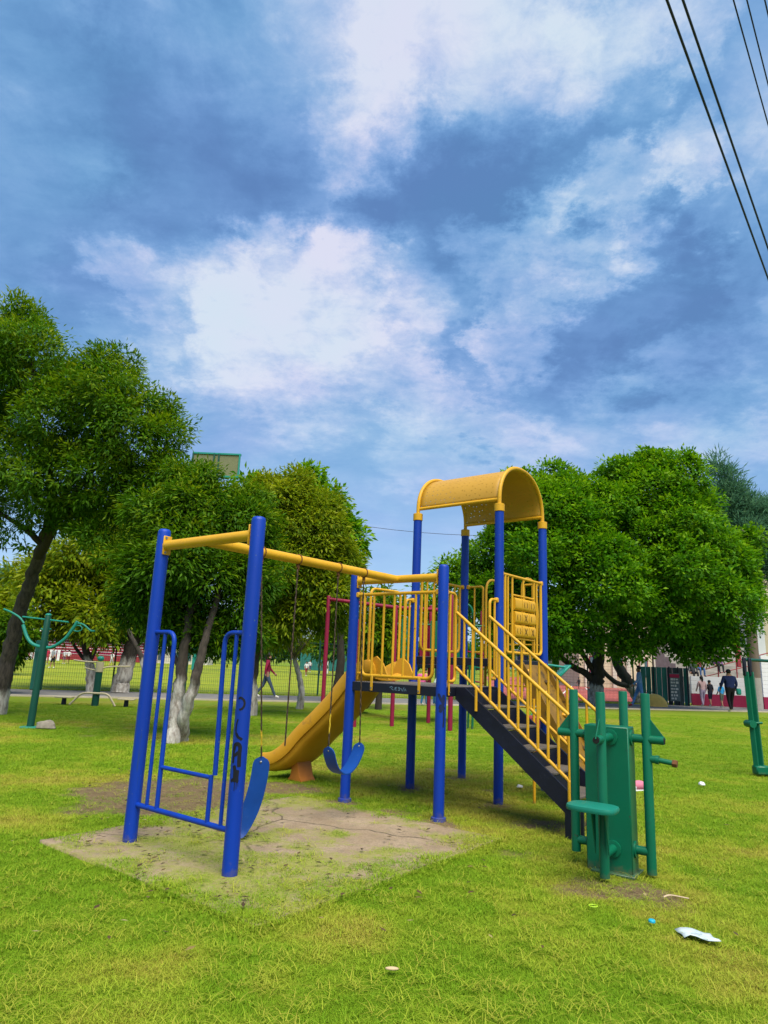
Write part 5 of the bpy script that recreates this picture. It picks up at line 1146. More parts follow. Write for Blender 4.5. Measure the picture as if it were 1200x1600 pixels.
def field_nodes():
    T = FIELDM.node_tree; N = T.nodes.new; L = T.links.new; p = T.nodes['Principled BSDF']; p.inputs['Roughness'].default_value = .95; p.inputs['Specular IOR Level'].default_value = .1
    tc = N('ShaderNodeTexCoord')
    def nz(sc, st, dt=6):
        mp_ = N('ShaderNodeMapping'); mp_.inputs[3].default_value = st; L(tc.outputs['Object'], mp_.inputs[0]); n = N('ShaderNodeTexNoise'); n.inputs['Scale'].default_value = sc; n.inputs['Detail'].default_value = dt; n.inputs['Roughness'].default_value = .65; L(mp_.outputs[0], n.inputs['Vector']); return n.outputs[0]
    r = N('ShaderNodeValToRGB'); L(nz(.22, (1, 1, 1)), r.inputs[0]); cr = r.color_ramp
    for e, (q, c) in zip(cr.elements, [(.32, (.15, .205, .012)), (.68, (.25, .27, .022))]): e.position = q; e.color = (*c, 1)
    e = cr.elements.new(.85); e.color = (.34, .31, .07, 1)
    x = N('ShaderNodeMix'); x.data_type = 'RGBA'; x.blend_type = 'MULTIPLY'; x.inputs[0].default_value = .5; L(r.outputs[0], x.inputs[6]); r2 = N('ShaderNodeMapRange'); L(nz(4, (1, 1, 1)), r2.inputs[0]); r2.inputs[3].default_value = .4; r2.inputs[4].default_value = 1.5
    L(r2.outputs[0], x.inputs[7]); L(x.outputs[2], p.inputs['Base Color'])
field_nodes()
strip('sports_field', -90, 26, .5, 120, .010, FIELDM)
strip('far_field', 26, 90, 3.5, 120, .006, FIELDM)
# red court with painted lines, right
def flat(name, pts, z, m): 
    mb = MB(); mb.add([(p[0], p[1], z) for p in pts], [tuple(range(len(pts)))]); return tag(mb.build(name, m, smooth=False), kind='structure')
c1, c2, c3, c4 = gp(770, 1093), gp(1050, 1098.5), gp(972, 1061), gp(760, 1057)
flat('running_track', [c1, c2, c3, c4], .016, TRACK)
flat('court_apron', [c2 + Vector((.1, .02, 0)), gp(1120, 1099), gp(1040, 1062), c3 + Vector((.3, .1, 0))], .013, CONC)
def gline(a, b, w, z=.021):
    a = gp(*a); b = gp(*b); d = (b - a).normalized(); n_ = Vector((-d.y, d.x, 0)) * w / 2; return flat('court_line', [a - n_, b - n_, b + n_, a + n_], z, LINEW)
gline((1046, 1098), (971, 1061.5), .18); gline((868, 1094), (905, 1062), .14); gline((800, 1079), (1004, 1078), .12, .024); gline((872, 1071), (905, 1068), .12, .027); gline((935, 1096), (915, 1075), .12, .030)
# --- mesh fence along the path
fence = empty('mesh_fence', P0 + PN * .1, math.atan2(PD.y, PD.x), 'dark green wire mesh fence along the far side of the grey path', 'fence')
t0, t1 = -26.0, 19.6; np_ = 0
ts = [-5.72 + 2.86 * k for k in range(-7, 10)]
for t in ts:
    MB().box((t, 0, 1.25), (.06, .06, 2.5), .006).build('post', DGREEN, fence)
def wires(name, V_):
    mb = MB(); V = []; F = []
    for (a, b, r) in V_:
        a = Vector(a); b = Vector(b); n0 = len(V)
        for p in (a, b):
            for dx, dz in ((-r, -r), (r, -r), (r, r), (-r, r)): V.append((p.x + (dx if abs(b.z - a.z) > .1 else 0), dz if abs(b.z - a.z) > .1 else dx, p.z + (0 if abs(b.z - a.z) > .1 else dz)))
        for j in range(4): F.append((n0 + j, n0 + (j + 1) % 4, n0 + 4 + (j + 1) % 4, n0 + 4 + j))
    return raw_mesh(name, V, F, DGREEN, fence)
for i_ in range(len(ts) - 1):
    a, b = ts[i_] + .04, ts[i_ + 1] - .04; W_ = []
    for k in range(int((b - a) / .085)): W_.append(((a + .085 * k, 0, .05), (a + .085 * k, 0, 2.35), .0033))
    for z in np.arange(.06, 2.4, .15): W_.append(((a, .006, z), (b, .006, z), .0033))
    for z in (.10, 1.0, 2.3): W_.append(((a, -.006, z), (b, -.006, z), .006))
    o = wires('wire_panel', W_); o['kind'] = 'stuff'
# rough grass along the foot of the fence
fx = rs.rand(1600) * 46 - 27; fo = rs.normal(size=1600) * .18 + .15
pts = np.array([[(P0 + PD * t + PN * o).x, (P0 + PD * t + PN * o).y, 0] for t, o in zip(fx, fo)])
fg = scatter('verge_grass', pts, rs.rand(1600) * 6.28, 2.2 + 2.6 * rs.rand(1600), np.clip(.2 + .4 * rs.rand(1600), 0, 1), tufts, 5); tag(fg, kind='stuff')

# --- green sheet hoarding at the right end of the fence
hz = 1.95
ha = gp(1003, 1099); hb = gp(1079, 1103.5); hd = (hb - ha); hl = hd.length; hang = math.atan2(hd.y, hd.x)
ho = empty('sheet_hoarding', ha, hang, 'green sheet metal hoarding with dark tall posts at the end of the mesh fence', 'hoarding')
nsh = 9
for k in range(nsh):
    x0 = hl * k / nsh; w = hl / nsh - .02; pts = []
    for q in range(9): pts.append((x0 + w * q / 8, .02 * (q % 2), 0))
    pts2 = [(p[0], p[1] + .012, 0) for p in reversed(pts)]
    MB().prism(pts + pts2, (0, 0, hz)).build('sheet', HOARD if k < 5 or k == 8 else SLATE, ho)
for t in (.27, .60, .78, .965): MB().box((hl * t, -.06, 1.55 if t in (.27, .965) else 1.0), (.07, .06, 3.1 if t in (.27, .965) else 2.0), .008).build('post', BLACKM, ho)
ban = empty('banner', ha + hd.normalized() * hl * .585 + Vector((0, -.11, .22)), hang, 'pale printed banner with a magenta top strip fixed to the dark hoarding', 'banner')
bw = hl * .20
MB().box((bw / 2, 0, .72), (bw, .012, 1.44), .002).build('sheet', mat('banner_cloth', (.07, .11, .13), .7), ban)
MB().box((bw / 2, -.009, 1.30), (bw, .004, .18), .001).build('top_strip', MAGW, ban)
pm = MB(); rr = random.Random(2)
for r_ in range(7):
    x = .05
    while x < bw - .15:
        w = rr.uniform(.05, .13); pm.box((x + w / 2, -.0085, 1.12 - r_ * .165), (w, .003, rr.uniform(.06, .11)), .0005); x += w + rr.uniform(.02, .05)
o = pm.build('print', mat('banner_print', (.40, .44, .46), .7), ban); o['kind'] = 'stuff'
# yellow ochre mound at its foot
g = gp(1022, 1104); mb = MB(); mb.ball((0, 0, 0), 1, (.70, .3, .62), 16, 8); o = mb.build('ochre_mound', ORANGEY, None, g); tag(o, 'low ochre painted concrete mound at the foot of the green hoarding', 'mound')

# --- white wall with a magenta base, and the steps behind it
def wall_run(name, a, b, h, base, th, label, white=WHITEP):
    d = b - a; o = empty(name, a, math.atan2(d.y, d.x), label, 'wall'); L = d.length
    MB().box((L / 2, 0, base / 2), (L, th + .02, base), .01).build('painted_base', MAGW, o); 
    n = max(1, int(round((h - base) / .22)))
    for k in range(n): MB().box((L / 2, 0, base + (h - base) * (k + .5) / n), (L, th, (h - base) / n - .006), .006).build('course', white, o)
    return o
wa, wb = gp(1082, 1100), gp(1178, 1105); 
k_ = (dp(1082, 1000, 38.5)); wall_run('white_wall', Vector((dp(1081, 1100, 38.5).x, 38.5, 0)), Vector((dp(1176, 1100, 38.0).x, 38.0, 0)), 1.55, .62, .2, 'low white block wall with a magenta base behind the man in navy')
wall_run('white_wall', Vector((dp(1193, 1100, 37.0).x, 37.0, 0)), Vector((dp(1290, 1100, 36.5).x, 36.5, 0)), 2.75, .62, .2, 'taller white wall with a magenta base right of the weathered pole')
gs = empty('grandstand', Vector((dp(1082, 1060, 41).x, 41, 0)), 0, 'grey stepped grandstand with red posts and rails above the white wall', 'grandstand')
gw = dp(1230, 1060, 41).x - dp(1082, 1060, 41).x
for k in range(7): MB().box((gw / 2, k * .8 + .2, .55 + k * .20), (gw, .8, 1.1 + .40 * k), .015).build('step', CONC, gs)
for px_, h in ((1119, 1.9), (1148, 2.4), (1172, 2.7)): 
    x = dp(px_, 1060, 41).x - gs.location.x; MB().tube([(x, -.3, .9), (x, -.3, 1.2 + h * .7)], .035, 8).build('rail_post', REDM, gs)
MB().tube([(.4, -.3, 1.9), (gw, -.3, 3.4)], .03, 8).build('rail', REDM, gs); MB().tube([(.4, -.3, 1.5), (gw, -.3, 2.9)], .025, 8).build('rail', REDM, gs)
x = dp(1157, 1040, 42).x - gs.location.x; MB().box((x, 1.2, 2.95), (.24, .24, 1.5), .02).build('red_pillar', REDM, gs)
# --- buildings behind
def building(name, x0, x1, Y, z1, m, label, cols=0, wins=(), roof=True):
    a = dp(x0, 1040, Y).x; b = dp(x1, 1040, Y).x; o = empty(name, (a, Y, 0), 0, label, 'building')
    MB().box(((b - a) / 2, 4, z1 / 2), (b - a, 8, z1), .02).build('wall', m, o); MB().box(((b - a) / 2, 3.9, z1 + .15), (b - a + .6, 8.6, .3), .03).build('roof', CONC, o)
    for k in range(cols): MB().box(((b - a) * (k + .5) / cols, -.12, z1 / 2), (.42, .26, z1 - .02), .02).build('pilaster', PALE, o)
    for (wx, wz, ww, wh, fm) in wins:
        w = MB().box((wx, -.02, wz), (ww, .10, wh), .01).build('window', fm, o); MB().box((wx, -.08, wz), (ww - .16, .04, wh - .16), .005).build('pane', GLASS, w)
    return o
Yb = 72; wx = [(1.5 + 2.6 * k, z, .9, 1.9, MAGW) for k in range(8) for z in (2.2, 5.2)]
building('school_building', 905, 1100, Yb, 7.5, CREAM, 'cream building with pale pilasters and dark red windows beyond the hoarding', 9, wx)
Yb2 = 52
building('apartment_building', 1092, 1330, Yb2, 11.5, CREAM, 'pale cream block with blue grey windows at the right edge', 0, [(1.4 + 2.9 * k, z, 1.5, 1.6, WHITEP) for k in range(5) for z in (2.4, 5.2, 8.2)])
mb = MB().box((dp(1176, 1000, 50).x, 50, 4.5), (1.4, .8, 9), .03); o = mb.build('white_tower', WHITEP); tag(o, 'plain white stair tower standing before the cream block', 'tower')
# --- utility pole
pp = gp(1183, 1109); pole = empty('utility_pole', pp, 0, 'weathered brown utility pole with a pale base right of the man in navy', 'utility pole')
MB().tube([(0, 0, 1.6), (.02, 0, 5), (.05, 0, 9.5)], [.29, .25, .19], 16).build('shaft', POLEM, pole); MB().tube([(0, 0, 0), (0, 0, 1.6)], [.31, .292], 16).build('painted_base', mat('pole_base', (.30, .28, .25), .85), pole)
MB().box((.05, -.2, 8.9), (2.4, .12, .14), .01).build('cross_arm', POLEM, pole)
# --- overhead cables, running over the lawn toward the viewer's right
def cable(p, q, r, label, z=8.0, grp='overhead cables at the right'):
    a = gp(*p, z); b = gp(*q, z); d = b - a; A = a - d * 3; B = a + d * 6; 
    P = [A + (B - A) * t + Vector((0, 0, 0)) for t in np.linspace(0, 1, 12)]
    o = MB().tube(P, r, 6).build('overhead_cable', WIREM); tag(o, label, 'cable', grp)
cable((1042, 0), (1200, 435), .0135, 'thick black cable crossing the sky, leftmost of the five', 8.0); cable((1067, 0), (1200, 388), .0135, 'thick black cable crossing the sky, second from the left', 8.3)
cable((1146, 0), (1200, 194), .0085, 'thin dark cable near the top right corner, third from the left', 9.0); cable((1167, 0), (1200, 131), .0085, 'thin dark cable near the top right corner, fourth from the left', 9.3); cable((1195, 0), (1200, 22), .0085, 'short visible piece of cable cutting the top right corner', 9.3)
def farwire(a, b, Y, r, label):
    A, B = dp(*a, Y), dp(*b, Y + 3); d = B - A; P = [A - d * .5 + d * 2 * t + Vector((0, 0, -.5 * 4 * t * (1 - t) + .35)) for t in np.linspace(0, 1, 9)]; o = MB().tube(P, r, 5).build('distant_wire', WIREM); tag(o, label, 'wire')
farwire((0, 856), (55, 853), 60, .022, 'highest thin wire in the pale sky left of the leaning trunk'); farwire((0, 876), (50, 873), 60, .022, 'middle thin wire in the pale sky left of the leaning trunk'); farwire((0, 887), (50, 883), 60, .022, 'lowest thin wire in the pale sky left of the leaning trunk')
farwire((572, 822), (735, 836), 55, .020, 'thin grey wire crossing the sky behind the roofed tower')
# --- billboard over the trees
bY = 62; bl = dp(300, 735, bY); br = dp(374, 735, bY); bt = dp(374, 711, bY).z; bb = br.z - .1
bo = empty('billboard', (br.x, bY, 0), 0, 'back of a green framed billboard rising above the trees', 'billboard')
w = br.x - bl.x; MB().box((-w / 2, 0, (bt + bb) / 2 - .3), (w, .18, bt - bb + .6), .02).build('board', mat('billboard_back', (.16, .17, .09), .8), bo)
for z in (bt, bb - .6): MB().box((-w / 2, -.02, z), (w + .1, .34, .16), .01).build('frame_rail', TEAL, bo)
for x in (-.05, -w * .45, -w * .55, -w): MB().box((x, -.14, (bt + bb) / 2 - .3), (.14, .12, bt - bb + .6), .01).build('frame_post', TEAL if x > -.1 else DGREEN, bo)
MB().tube([(-w / 2, 0, 0), (-w / 2, 0, bb - .6)], .35, 14).build('pole', DGREEN, bo)
# --- antenna above the ficus
an = empty('antenna_mast', (dp(975, 720, 90).x, 90, 0), 0, 'slim antenna mast with small dishes just above the right ficus', 'mast'); az = dp(978, 702, 90).z
MB().tube([(0, 0, 0), (0, 0, az)], [.2, .03], 8).build('mast', STEEL, an)
for dx, dz in ((-.5, 1.2), (.35, .9), (-.2, 2.0)): MB().box((dx, 0, az - dz - .6), (.55, .3, .55), .05).build('dish', WHITEP, an)
# --- green bent light pole behind the twin tree, low
MB_ = MB().prism([(dp(303, 1000, 27).x, 27, 1.0), (dp(309, 1000, 27).x, 27, 1.0), (dp(313, 1000, 27).x, 27, 4.2), (dp(306, 1000, 27).x, 27, 4.2)], (0, .06, 0)); o = MB_.build('green_sign_board', TEAL); 
tag(o, 'narrow pale green board standing behind the twin stemmed tree', 'board')
o2 = MB().tube([(dp(306, 1000, 27).x, 27.03, 0), (dp(306, 1000, 27).x, 27.03, 1.05)], .03, 8).build('board_post', DGREEN, o); 
# --- far left: red stand, white barrier, goal
st = empty('bleachers', (dp(22, 1020, 112).x, 112, 0), 0, 'long red bleachers with a white roof across the field at far left', 'bleachers'); sw_ = dp(232, 1020, 112).x - st.location.x
for k in range(6): MB().box((sw_ / 2, k * .8, .5 + k * .22), (sw_, .8, .9 + .45 * k), .02).build('row', (REDM, MAGENTA)[k % 2] if k % 3 else REDM, st)
for k in range(6): MB().box((sw_ / 2, k * .8 - .43, 1.0 + k * .445), (sw_, .05, .07), .01).build('rail', WHITEP, st)
for k in range(8): MB().box((sw_ * (k + .5) / 8, 5.5, 2.4), (.18, .18, 4.8), .02).build('roof_post', WHITEP, st)
MB().box((sw_ / 2, 3.4, 4.5), (sw_ + 1, 4.4, .25), .03).build('roof', WHITEP, st)
bw_ = empty('white_barrier', (dp(28, 1020, 98).x, 98, 0), 0, 'row of white boards below the red bleachers', 'barrier')
bl_ = dp(95, 1020, 98).x - bw_.location.x
for k in range(11): MB().box((bl_ * (k + .5) / 11, 0, .75), (bl_ / 11 - .18, .08, 1.5), .02).build('panel', WHITEP, bw_)
wbk = empty('white_pavilion', (dp(228, 1020, 118).x, 118, 0), 0, 'low white pavilion across the sports field behind the trees', 'building'); pw_ = dp(330, 1020, 118).x - wbk.location.x
MB().box((pw_ / 2, 0, 1.2), (pw_, 4, 2.4), .02).build('wall', PALE, wbk); MB().box((pw_ / 2, -.2, 2.6), (pw_ + .8, 5, .3), .03).build('roof', WHITEP, wbk)
for k in range(5): MB().box((pw_ * (k + .5) / 5, -2.02, 1.2), (1.1, .06, 1.3), .01).build('window', GLASS, wbk)
def goal(px0, px1, py0, Y, label):
    a = dp(px0, py0, Y); b = dp(px1, py0, Y); o = empty('goal', (a.x, Y, 0), 0, label, 'goal'); w = b.x - a.x; h = a.z
    for x in (0, w): MB().tube([(x, 0, 0), (x, 0, h)], .07, 8).build('upright', WHITEP, o)
    MB().tube([(0, 0, h), (w, 0, h)], .07, 8).build('crossbar', WHITEP, o); MB().tube([(0, 0, h), (0, 2, 0)], .04, 6).build('stay', WHITEP, o); MB().tube([(w, 0, h), (w, 2, 0)], .04, 6).build('stay', WHITEP, o)
goal(513, 556, 1019, 85, 'white football goal on the far side of the field behind the slide'); goal(60, 70, 1006, 95, 'slim white goal frame before the red bleachers')
tp = MB().box((dp(515, 1020, 108).x, 108, 1.3), (9, .1, 2.6), .02).build('green_screen', HOARD); tag(tp, 'long green windbreak screen behind the far goal', 'screen')
# --- banner beyond the tower on the fence
bn = MB().box((dp(832, 1022, 36.5).x, 36.2, 2.0), (1.9, .05, 1.1), .01).build('canvas_sign', TARP); tag(bn, 'white and purple canvas sign seen under the game panel', 'sign')
MB().box((dp(815, 1022, 36.5).x, 36.14, 2.1), (.55, .03, .75), .01).build('purple_print', PURPLE, bn)
MB().box((dp(845, 1018, 36.5).x, 36.14, 2.28), (.8, .03, .28), .01).build('purple_print', PURPLE, bn)

# ------------------------------------------------------------------ litter on the grass
g = gp(1090, 1471)
def paper():
    V = []; F = []; nx_ = 7; ny_ = 5
    for j in range(ny_):
        for i in range(nx_):
            x = (i / (nx_ - 1) - .5) * .20; y = (j / (ny_ - 1) - .5) * .12; sk = .03 * y / .06
            z = .040 + .005 * math.sin(i * 1.3 + j) + .004 * math.sin(j * 1.9) - (.014 if i == 0 else 0); V.append((x - sk, y + .01 * math.sin(i), z))
    for j in range(ny_ - 1):
        for i in range(nx_ - 1): a = j * nx_ + i; F.append((a, a + 1, a + nx_ + 1, a + nx_))
    mb = MB(); mb.add(V, F); o = mb.build('paper_scrap', PAPER, None, g); o.rotation_euler.z = -.45; sm = o.modifiers.new('t', 'SOLIDIFY'); sm.thickness = .0012; return o
pp_ = tag(paper(), 'crumpled white printed paper lying on the grass at lower right', 'paper')
flat_strokes('faded_print', [[(-.03 + k * .016, .012), (-.024 + k * .016, -.004 - .012 * (k % 2)), (-.018 + k * .016, .010)] for k in range(4)] + [[(-.035, -.024), (.03, -.028)]], lambda a, b: (a, b, .0505), .0035, mat('faded_ink', (.25, .36, .42), .8), pp_, 0)
g = gp(1019, 1449); tag(MB().tube([(0, 0, .030), (0, 0, .040), (0, 0, .045)], [.021, .021, .017], 16).build('bottle_cap', mat('cyan_plastic', (.01, .36, .55), .4), None, g), 'small bright blue bottle cap in the grass', 'bottle cap')
g = gp(927, 1427); tag(MB().tube([(.028 * math.cos(a), .024 * math.sin(a), .045) for a in np.linspace(0, 6.28, 17)], .004, 6).build('plastic_ring', mat('lime_plastic', (.35, .55, .02), .4), None, g), 'thin lime green plastic ring lying in the grass', 'plastic ring')
g = gp(1055, 1409); tag(MB().tube(spline([(-.085, -.01, .03), (-.02, .02, .035), (.09, -.02, .03)], 4), [.006] * 4 + [.005] * 5, 6).build('dry_twig', mat('pale_twig', (.50, .38, .26), .8), None, g), 'bent pale dry twig on the bare brown patch', 'twig')
g = gp(612, 1527); o = MB().ball((0, 0, .04), .03, (1.2, .5, .25), 10, 5).build('dry_leaf', mat('tan_leaf', (.52, .38, .22), .8), None, g); tag(o, 'small tan curled leaf in the near grass', 'leaf')
g = gp(1097, 1230); rock('plaster_lump', g + Vector((0, 0, .04)), (.045, .038, .035), 6, 'round white lump lying alone on the right lawn'); bpy.data.objects['plaster_lump'].data.materials[0] = WHITEP
bpy.data.objects['plaster_lump']['category'] = 'litter'
g = gp(812, 1234); rock('crumpled_tissue', g + Vector((0, 0, .04)), (.04, .03, .025), 9, 'small crumpled white tissue under the black stairs'); bpy.data.objects['crumpled_tissue'].data.materials[0] = WHITEP
bpy.data.objects['crumpled_tissue']['category'] = 'litter'
g = gp(996, 1236); PINK = mat('pink_cloth', (.55, .16, .24), .8)
sh = empty('lost_shoe', g, R(20), 'pink and white cloth shoe lying behind the green leg station', 'shoe')
mb = MB(); mb.ball((.02, 0, .07), .09, (1.5, .7, .75), 14, 8); mb.build('upper', PINK, sh); mb = MB(); mb.ball((-.10, 0, .05), .075, (1.2, .8, .7), 12, 8); mb.build('toe', WHITEP, sh); MB().box((.0, 0, .012), (.32, .11, .024), .01).build('sole', WHITEP, sh)
# dry leaves and dark crumbs on the bare ground, too many to count
n = 420; lx, ly = [], []
while len(lx) < n:
    if rs.rand() < .6: p = gp(rs.uniform(120, 420), rs.uniform(1205, 1330))
    elif rs.rand() < .7: p = gp(rs.uniform(200, 760), rs.uniform(1240, 1430))
    else: p = gp(rs.uniform(0, 1200), rs.uniform(1180, 1500))
    lx.append(p.x); ly.append(p.y)
V = []; F = []; tt = []
for x, y in zip(lx, ly):
    a = rs.rand() * 6.28; s = .014 + .022 * rs.rand(); z = .047 + .012 * rs.rand(); c = len(V); dx, dy = math.cos(a) * s, math.sin(a) * s
    V += [(x - dx, y - dy, z), (x - dy * .45, y + dx * .45, z + .006), (x + dx, y + dy, z + .012 * rs.rand()), (x + dy * .45, y - dx * .45, z + .004)]; F.append((c, c + 1, c + 2, c + 3)); tt += [rs.rand()] * 4
lf = raw_mesh('fallen_leaves', V, F, leaf_mat('dry_leaves', [(0, (.03, .022, .012)), (.6, (.09, .06, .025)), (.85, (.20, .15, .05)), (1, (.32, .27, .12))], .1), None, tt); tag(lf, kind='stuff')
# ------------------------------------------------------------------ people
SKIN = mat('skin', (.36, .19, .12), .55); HAIRM = mat('dark_hair', (.012, .010, .009), .6); SHOEW = mat('white_shoe', (.60, .58, .55), .6); SHOER = mat('red_shoe', (.35, .05, .03), .6); SHOEB = mat('dark_shoe', (.02, .02, .02), .6)
_pm = {}
def cloth(c):
    if c not in _pm: _pm[c] = mat('cloth_%d' % len(_pm), c, .85, tuple(x * .75 for x in c), 14, bump=.4, bscale=30)
    return _pm[c]
def person(loc, face, h, top, legs, shoe, label, group=None, stride=.0, arms=(0.05, 0.05), bend=0.0, sleeves=True, shorts=False, hair='short', build=1.0, seated=False, jacket=False):
    k = h / 1.72; root = empty('person', loc, face, label, 'person', group)
    J = {}; hb = 0.50 if seated else .92
    J['pel'] = (0, 0, hb + .03); J['wai'] = (0, .02 + bend * .12, hb + .20); J['che'] = (0, .02 + bend * .34, hb + .40 - bend * .06); J['nek'] = (0, .02 + bend * .52, hb + .57 - bend * .18); J['hd1'] = (0, .045 + bend * .60, hb + .66 - bend * .24); J['hd2'] = (0, .05 + bend * .66, hb + .77 - bend * .30)
    E = [('pel', 'wai'), ('wai', 'che'), ('che', 'nek'), ('nek', 'hd1'), ('hd1', 'hd2')]; Rr = {'pel': (.165 * build, .12 * build), 'wai': (.150 * build, .115 * build), 'che': (.175 * build, .125 * build), 'nek': (.058, .058), 'hd1': (.082, .092), 'hd2': (.076, .086)}
    part = {'pel': 'l', 'wai': 't', 'che': 't', 'nek': 's', 'hd1': 's', 'hd2': 's'}
    for sg, nm in ((-1, 'L'), (1, 'R')):
        st = stride * sg; x = .095 * sg * (build * .4 + .6)
        if seated: J['hip' + nm] = (x, .06, hb); J['kne' + nm] = (x * 1.3, .44, hb + .02); J['ank' + nm] = (x * 1.3, .46, hb - .40); J['toe' + nm] = (x * 1.4, .62, hb - .45)
        else:
            back = max(0, -st); J['hip' + nm] = (x, .0, hb - .03); J['kne' + nm] = (x, st * .42 + .03 + back * .10, .49 + back * .02); J['ank' + nm] = (x * .95, st * .92, .09 + back * .12); J['toe' + nm] = (x * 1.05, st * .92 + .17, .035 + back * .02)
        sw_ = -st * .55; a = arms[0 if sg < 0 else 1]; cy = J['che'][1]; cz = J['che'][2]
        J['sho' + nm] = (.185 * sg * build, cy + bend * .08, cz + .10); J['elb' + nm] = ((.235 * build + .02) * sg, cy + sw_ * .4 + a * .3 + bend * .14, cz - .17); J['wri' + nm] = ((.235 * build) * sg, cy + .05 + sw_ * .8 + a * 1.3 + bend * .2, cz - .40 + a * .5); J['han' + nm] = ((.232 * build) * sg, cy + .08 + sw_ * .95 + a * 1.8 + bend * .2, cz - .49 + a * .6)
        J['thu' + nm] = ((.20 * build) * sg, cy + .12 + sw_ * .9 + a * 1.6 + bend * .2, cz - .44 + a * .55)
        E += [('pel', 'hip' + nm), ('hip' + nm, 'kne' + nm), ('kne' + nm, 'ank' + nm), ('ank' + nm, 'toe' + nm), ('che', 'sho' + nm), ('sho' + nm, 'elb' + nm), ('elb' + nm, 'wri' + nm), ('wri' + nm, 'han' + nm), ('wri' + nm, 'thu' + nm)]
        jk = 1.18 if jacket else 1
        for q, r_, p_ in (('hip', .098 * build, 'l'), ('kne', .066, 'l'), ('ank', .05 if not shorts else .042, 'l'), ('toe', .042, 'f'), ('sho', .078 * jk, 't'), ('elb', .052 * jk, 't'), ('wri', .036, 't'), ('han', .040, 's'), ('thu', .016, 's')): Rr[q + nm] = (r_, r_); part[q + nm] = p_
    names = list(J); idx = {n: i for i, n in enumerate(names)}; me = bpy.data.meshes.new('body'); me.from_pydata([tuple(c * k for c in J[n]) for n in names], [(idx[a], idx[b]) for a, b in E], []); ob = bpy.data.objects.new('body_skin', me); COL.objects.link(ob)
    md = ob.modifiers.new('s', 'SKIN'); md.use_smooth_shade = True; ss = ob.modifiers.new('d', 'SUBSURF'); ss.levels = 2; ss.render_levels = 2
    for n in names: d = me.skin_vertices[0].data[idx[n]]; d.radius = tuple(r * k for r in Rr[n]); d.use_root = (n == 'pel')
    dg = bpy.context.evaluated_depsgraph_get(); m2 = bpy.data.meshes.new_from_object(ob.evaluated_get(dg)); bpy.data.objects.remove(ob)
    m2.name = 'body'; m2.materials.clear()
    for mm in (SKIN, cloth(top), cloth(legs), shoe): m2.materials.append(mm)
    seg = []
    for a, b in E:
        A = np.array(J[a]) * k; B = np.array(J[b]) * k
        pa, pb = part[a], part[b]
        code = {'hip': 2, 'kne': 2, 'pel': 2}.get(b[:3], None)
        if b[:3] == 'hip' or b[:3] == 'kne': code = 2
        elif b[:3] == 'ank': code = 0 if shorts else 2
        elif b[:3] == 'toe': code = 3
        elif b[:3] in ('wai', 'che', 'sho'): code = 1
        elif b[:3] == 'elb': code = 1
        elif b[:3] == 'wri': code = 1 if sleeves else 0
        elif b == 'nek': code = 1
        else: code = 0
        seg.append((A, B, code))
    cen = np.array([p.center for p in m2.polygons]); D = []
    for A, B, c in seg:
        d = B - A; t = np.clip(((cen - A) @ d) / (d @ d), 0, 1); D.append(np.linalg.norm(cen - (A + t[:, None] * d), axis=1))
    code = np.array([s[2] for s in seg])[np.argmin(np.array(D), 0)]
    nz_ = J['nek'][2] * k; code[(np.abs(cen[:, 0]) < .09 * k) & (cen[:, 2] > nz_ + .01 * k)] = 0
    code[(np.abs(cen[:, 0]) > .0) & (cen[:, 2] < .075 * k) & (not seated)] = 3
    if not seated: code[(code == 2) & (cen[:, 2] > (hb + .10) * k)] = 1; code[(code == 1) & (cen[:, 2] < (hb - (.08 if jacket else .0)) * k) & (np.abs(cen[:, 0]) < .17 * k * build)] = 2
    m2.polygons.foreach_set('material_index', code.astype(np.int32)); m2.update()
    bo_ = bpy.data.objects.new('body', m2); COL.objects.link(bo_); bo_.parent = root
    c = Vector(J['hd2']) * k; mb = MB()
    V = []; mb.ball((0, 0, 0), .112 * k, (.94, 1.05, .95), 14, 9)
    keep = [i for i, f in enumerate(mb.f) if not (sum(mb.v[q][1] for q in f) / len(f) > .045 * k and sum(mb.v[q][2] for q in f) / len(f) < .045 * k) and sum(mb.v[q][2] for q in f) / len(f) > -.085 * k]
    mb.f = [mb.f[i] for i in keep]; mb.m = [0] * len(keep); o = mb.build('hair', HAIRM, root, c + Vector((0, -.012 * k, -.005 * k)))
    if hair == 'long': MB().tube([c + Vector((0, -.08, .02)) * k, c + Vector((0, -.115, -.10)) * k, c + Vector((0, -.10, -.26)) * k], [.05 * k, .055 * k, .02 * k], 8).build('ponytail', HAIRM, root)
    # simple face: nose and ears on the body's own surface scale
    fz = c + Vector((0, .088, -.045)) * k; mb = MB(); mb.ball((0, 0, 0), .014 * k, (.8, 1, 1.3), 8, 5); mb.build('nose', SKIN, root, fz)
    for sg in (-1, 1): 
        mb = MB(); mb.ball((0, 0, 0), .02 * k, (.4, .8, 1.2), 8, 5); mb.build('ear', SKIN, root, c + Vector((.088 * sg, -.005, -.03)) * k)
        mb = MB(); mb.ball((0, 0, 0), .008 * k, (1.2, .6, .8), 6, 4); mb.build('eye', HAIRM, root, c + Vector((.032 * sg, .083, -.01)) * k)
    return root
def fl(x, y): g = gp(x, y); g.z = .012; return g
def hgt(x, y0, y1, g): return dp(x, y1, g.y).z
g = fl(414, 1091); person(g, R(-80), 1.70, (.26, .012, .05), (.055, .085, .13), SHOEW, 'woman in a magenta top and jeans striding along the path behind the near post', stride=.42, build=1.12, hair='long')
g = fl(1001, 1105); person(g, R(75), 1.86, (.17, .30, .58), (.10, .25, .56), SHOER, 'man in a puffy blue jacket and blue jeans walking on the path under the ficus', stride=.36, build=1.12, jacket=True)
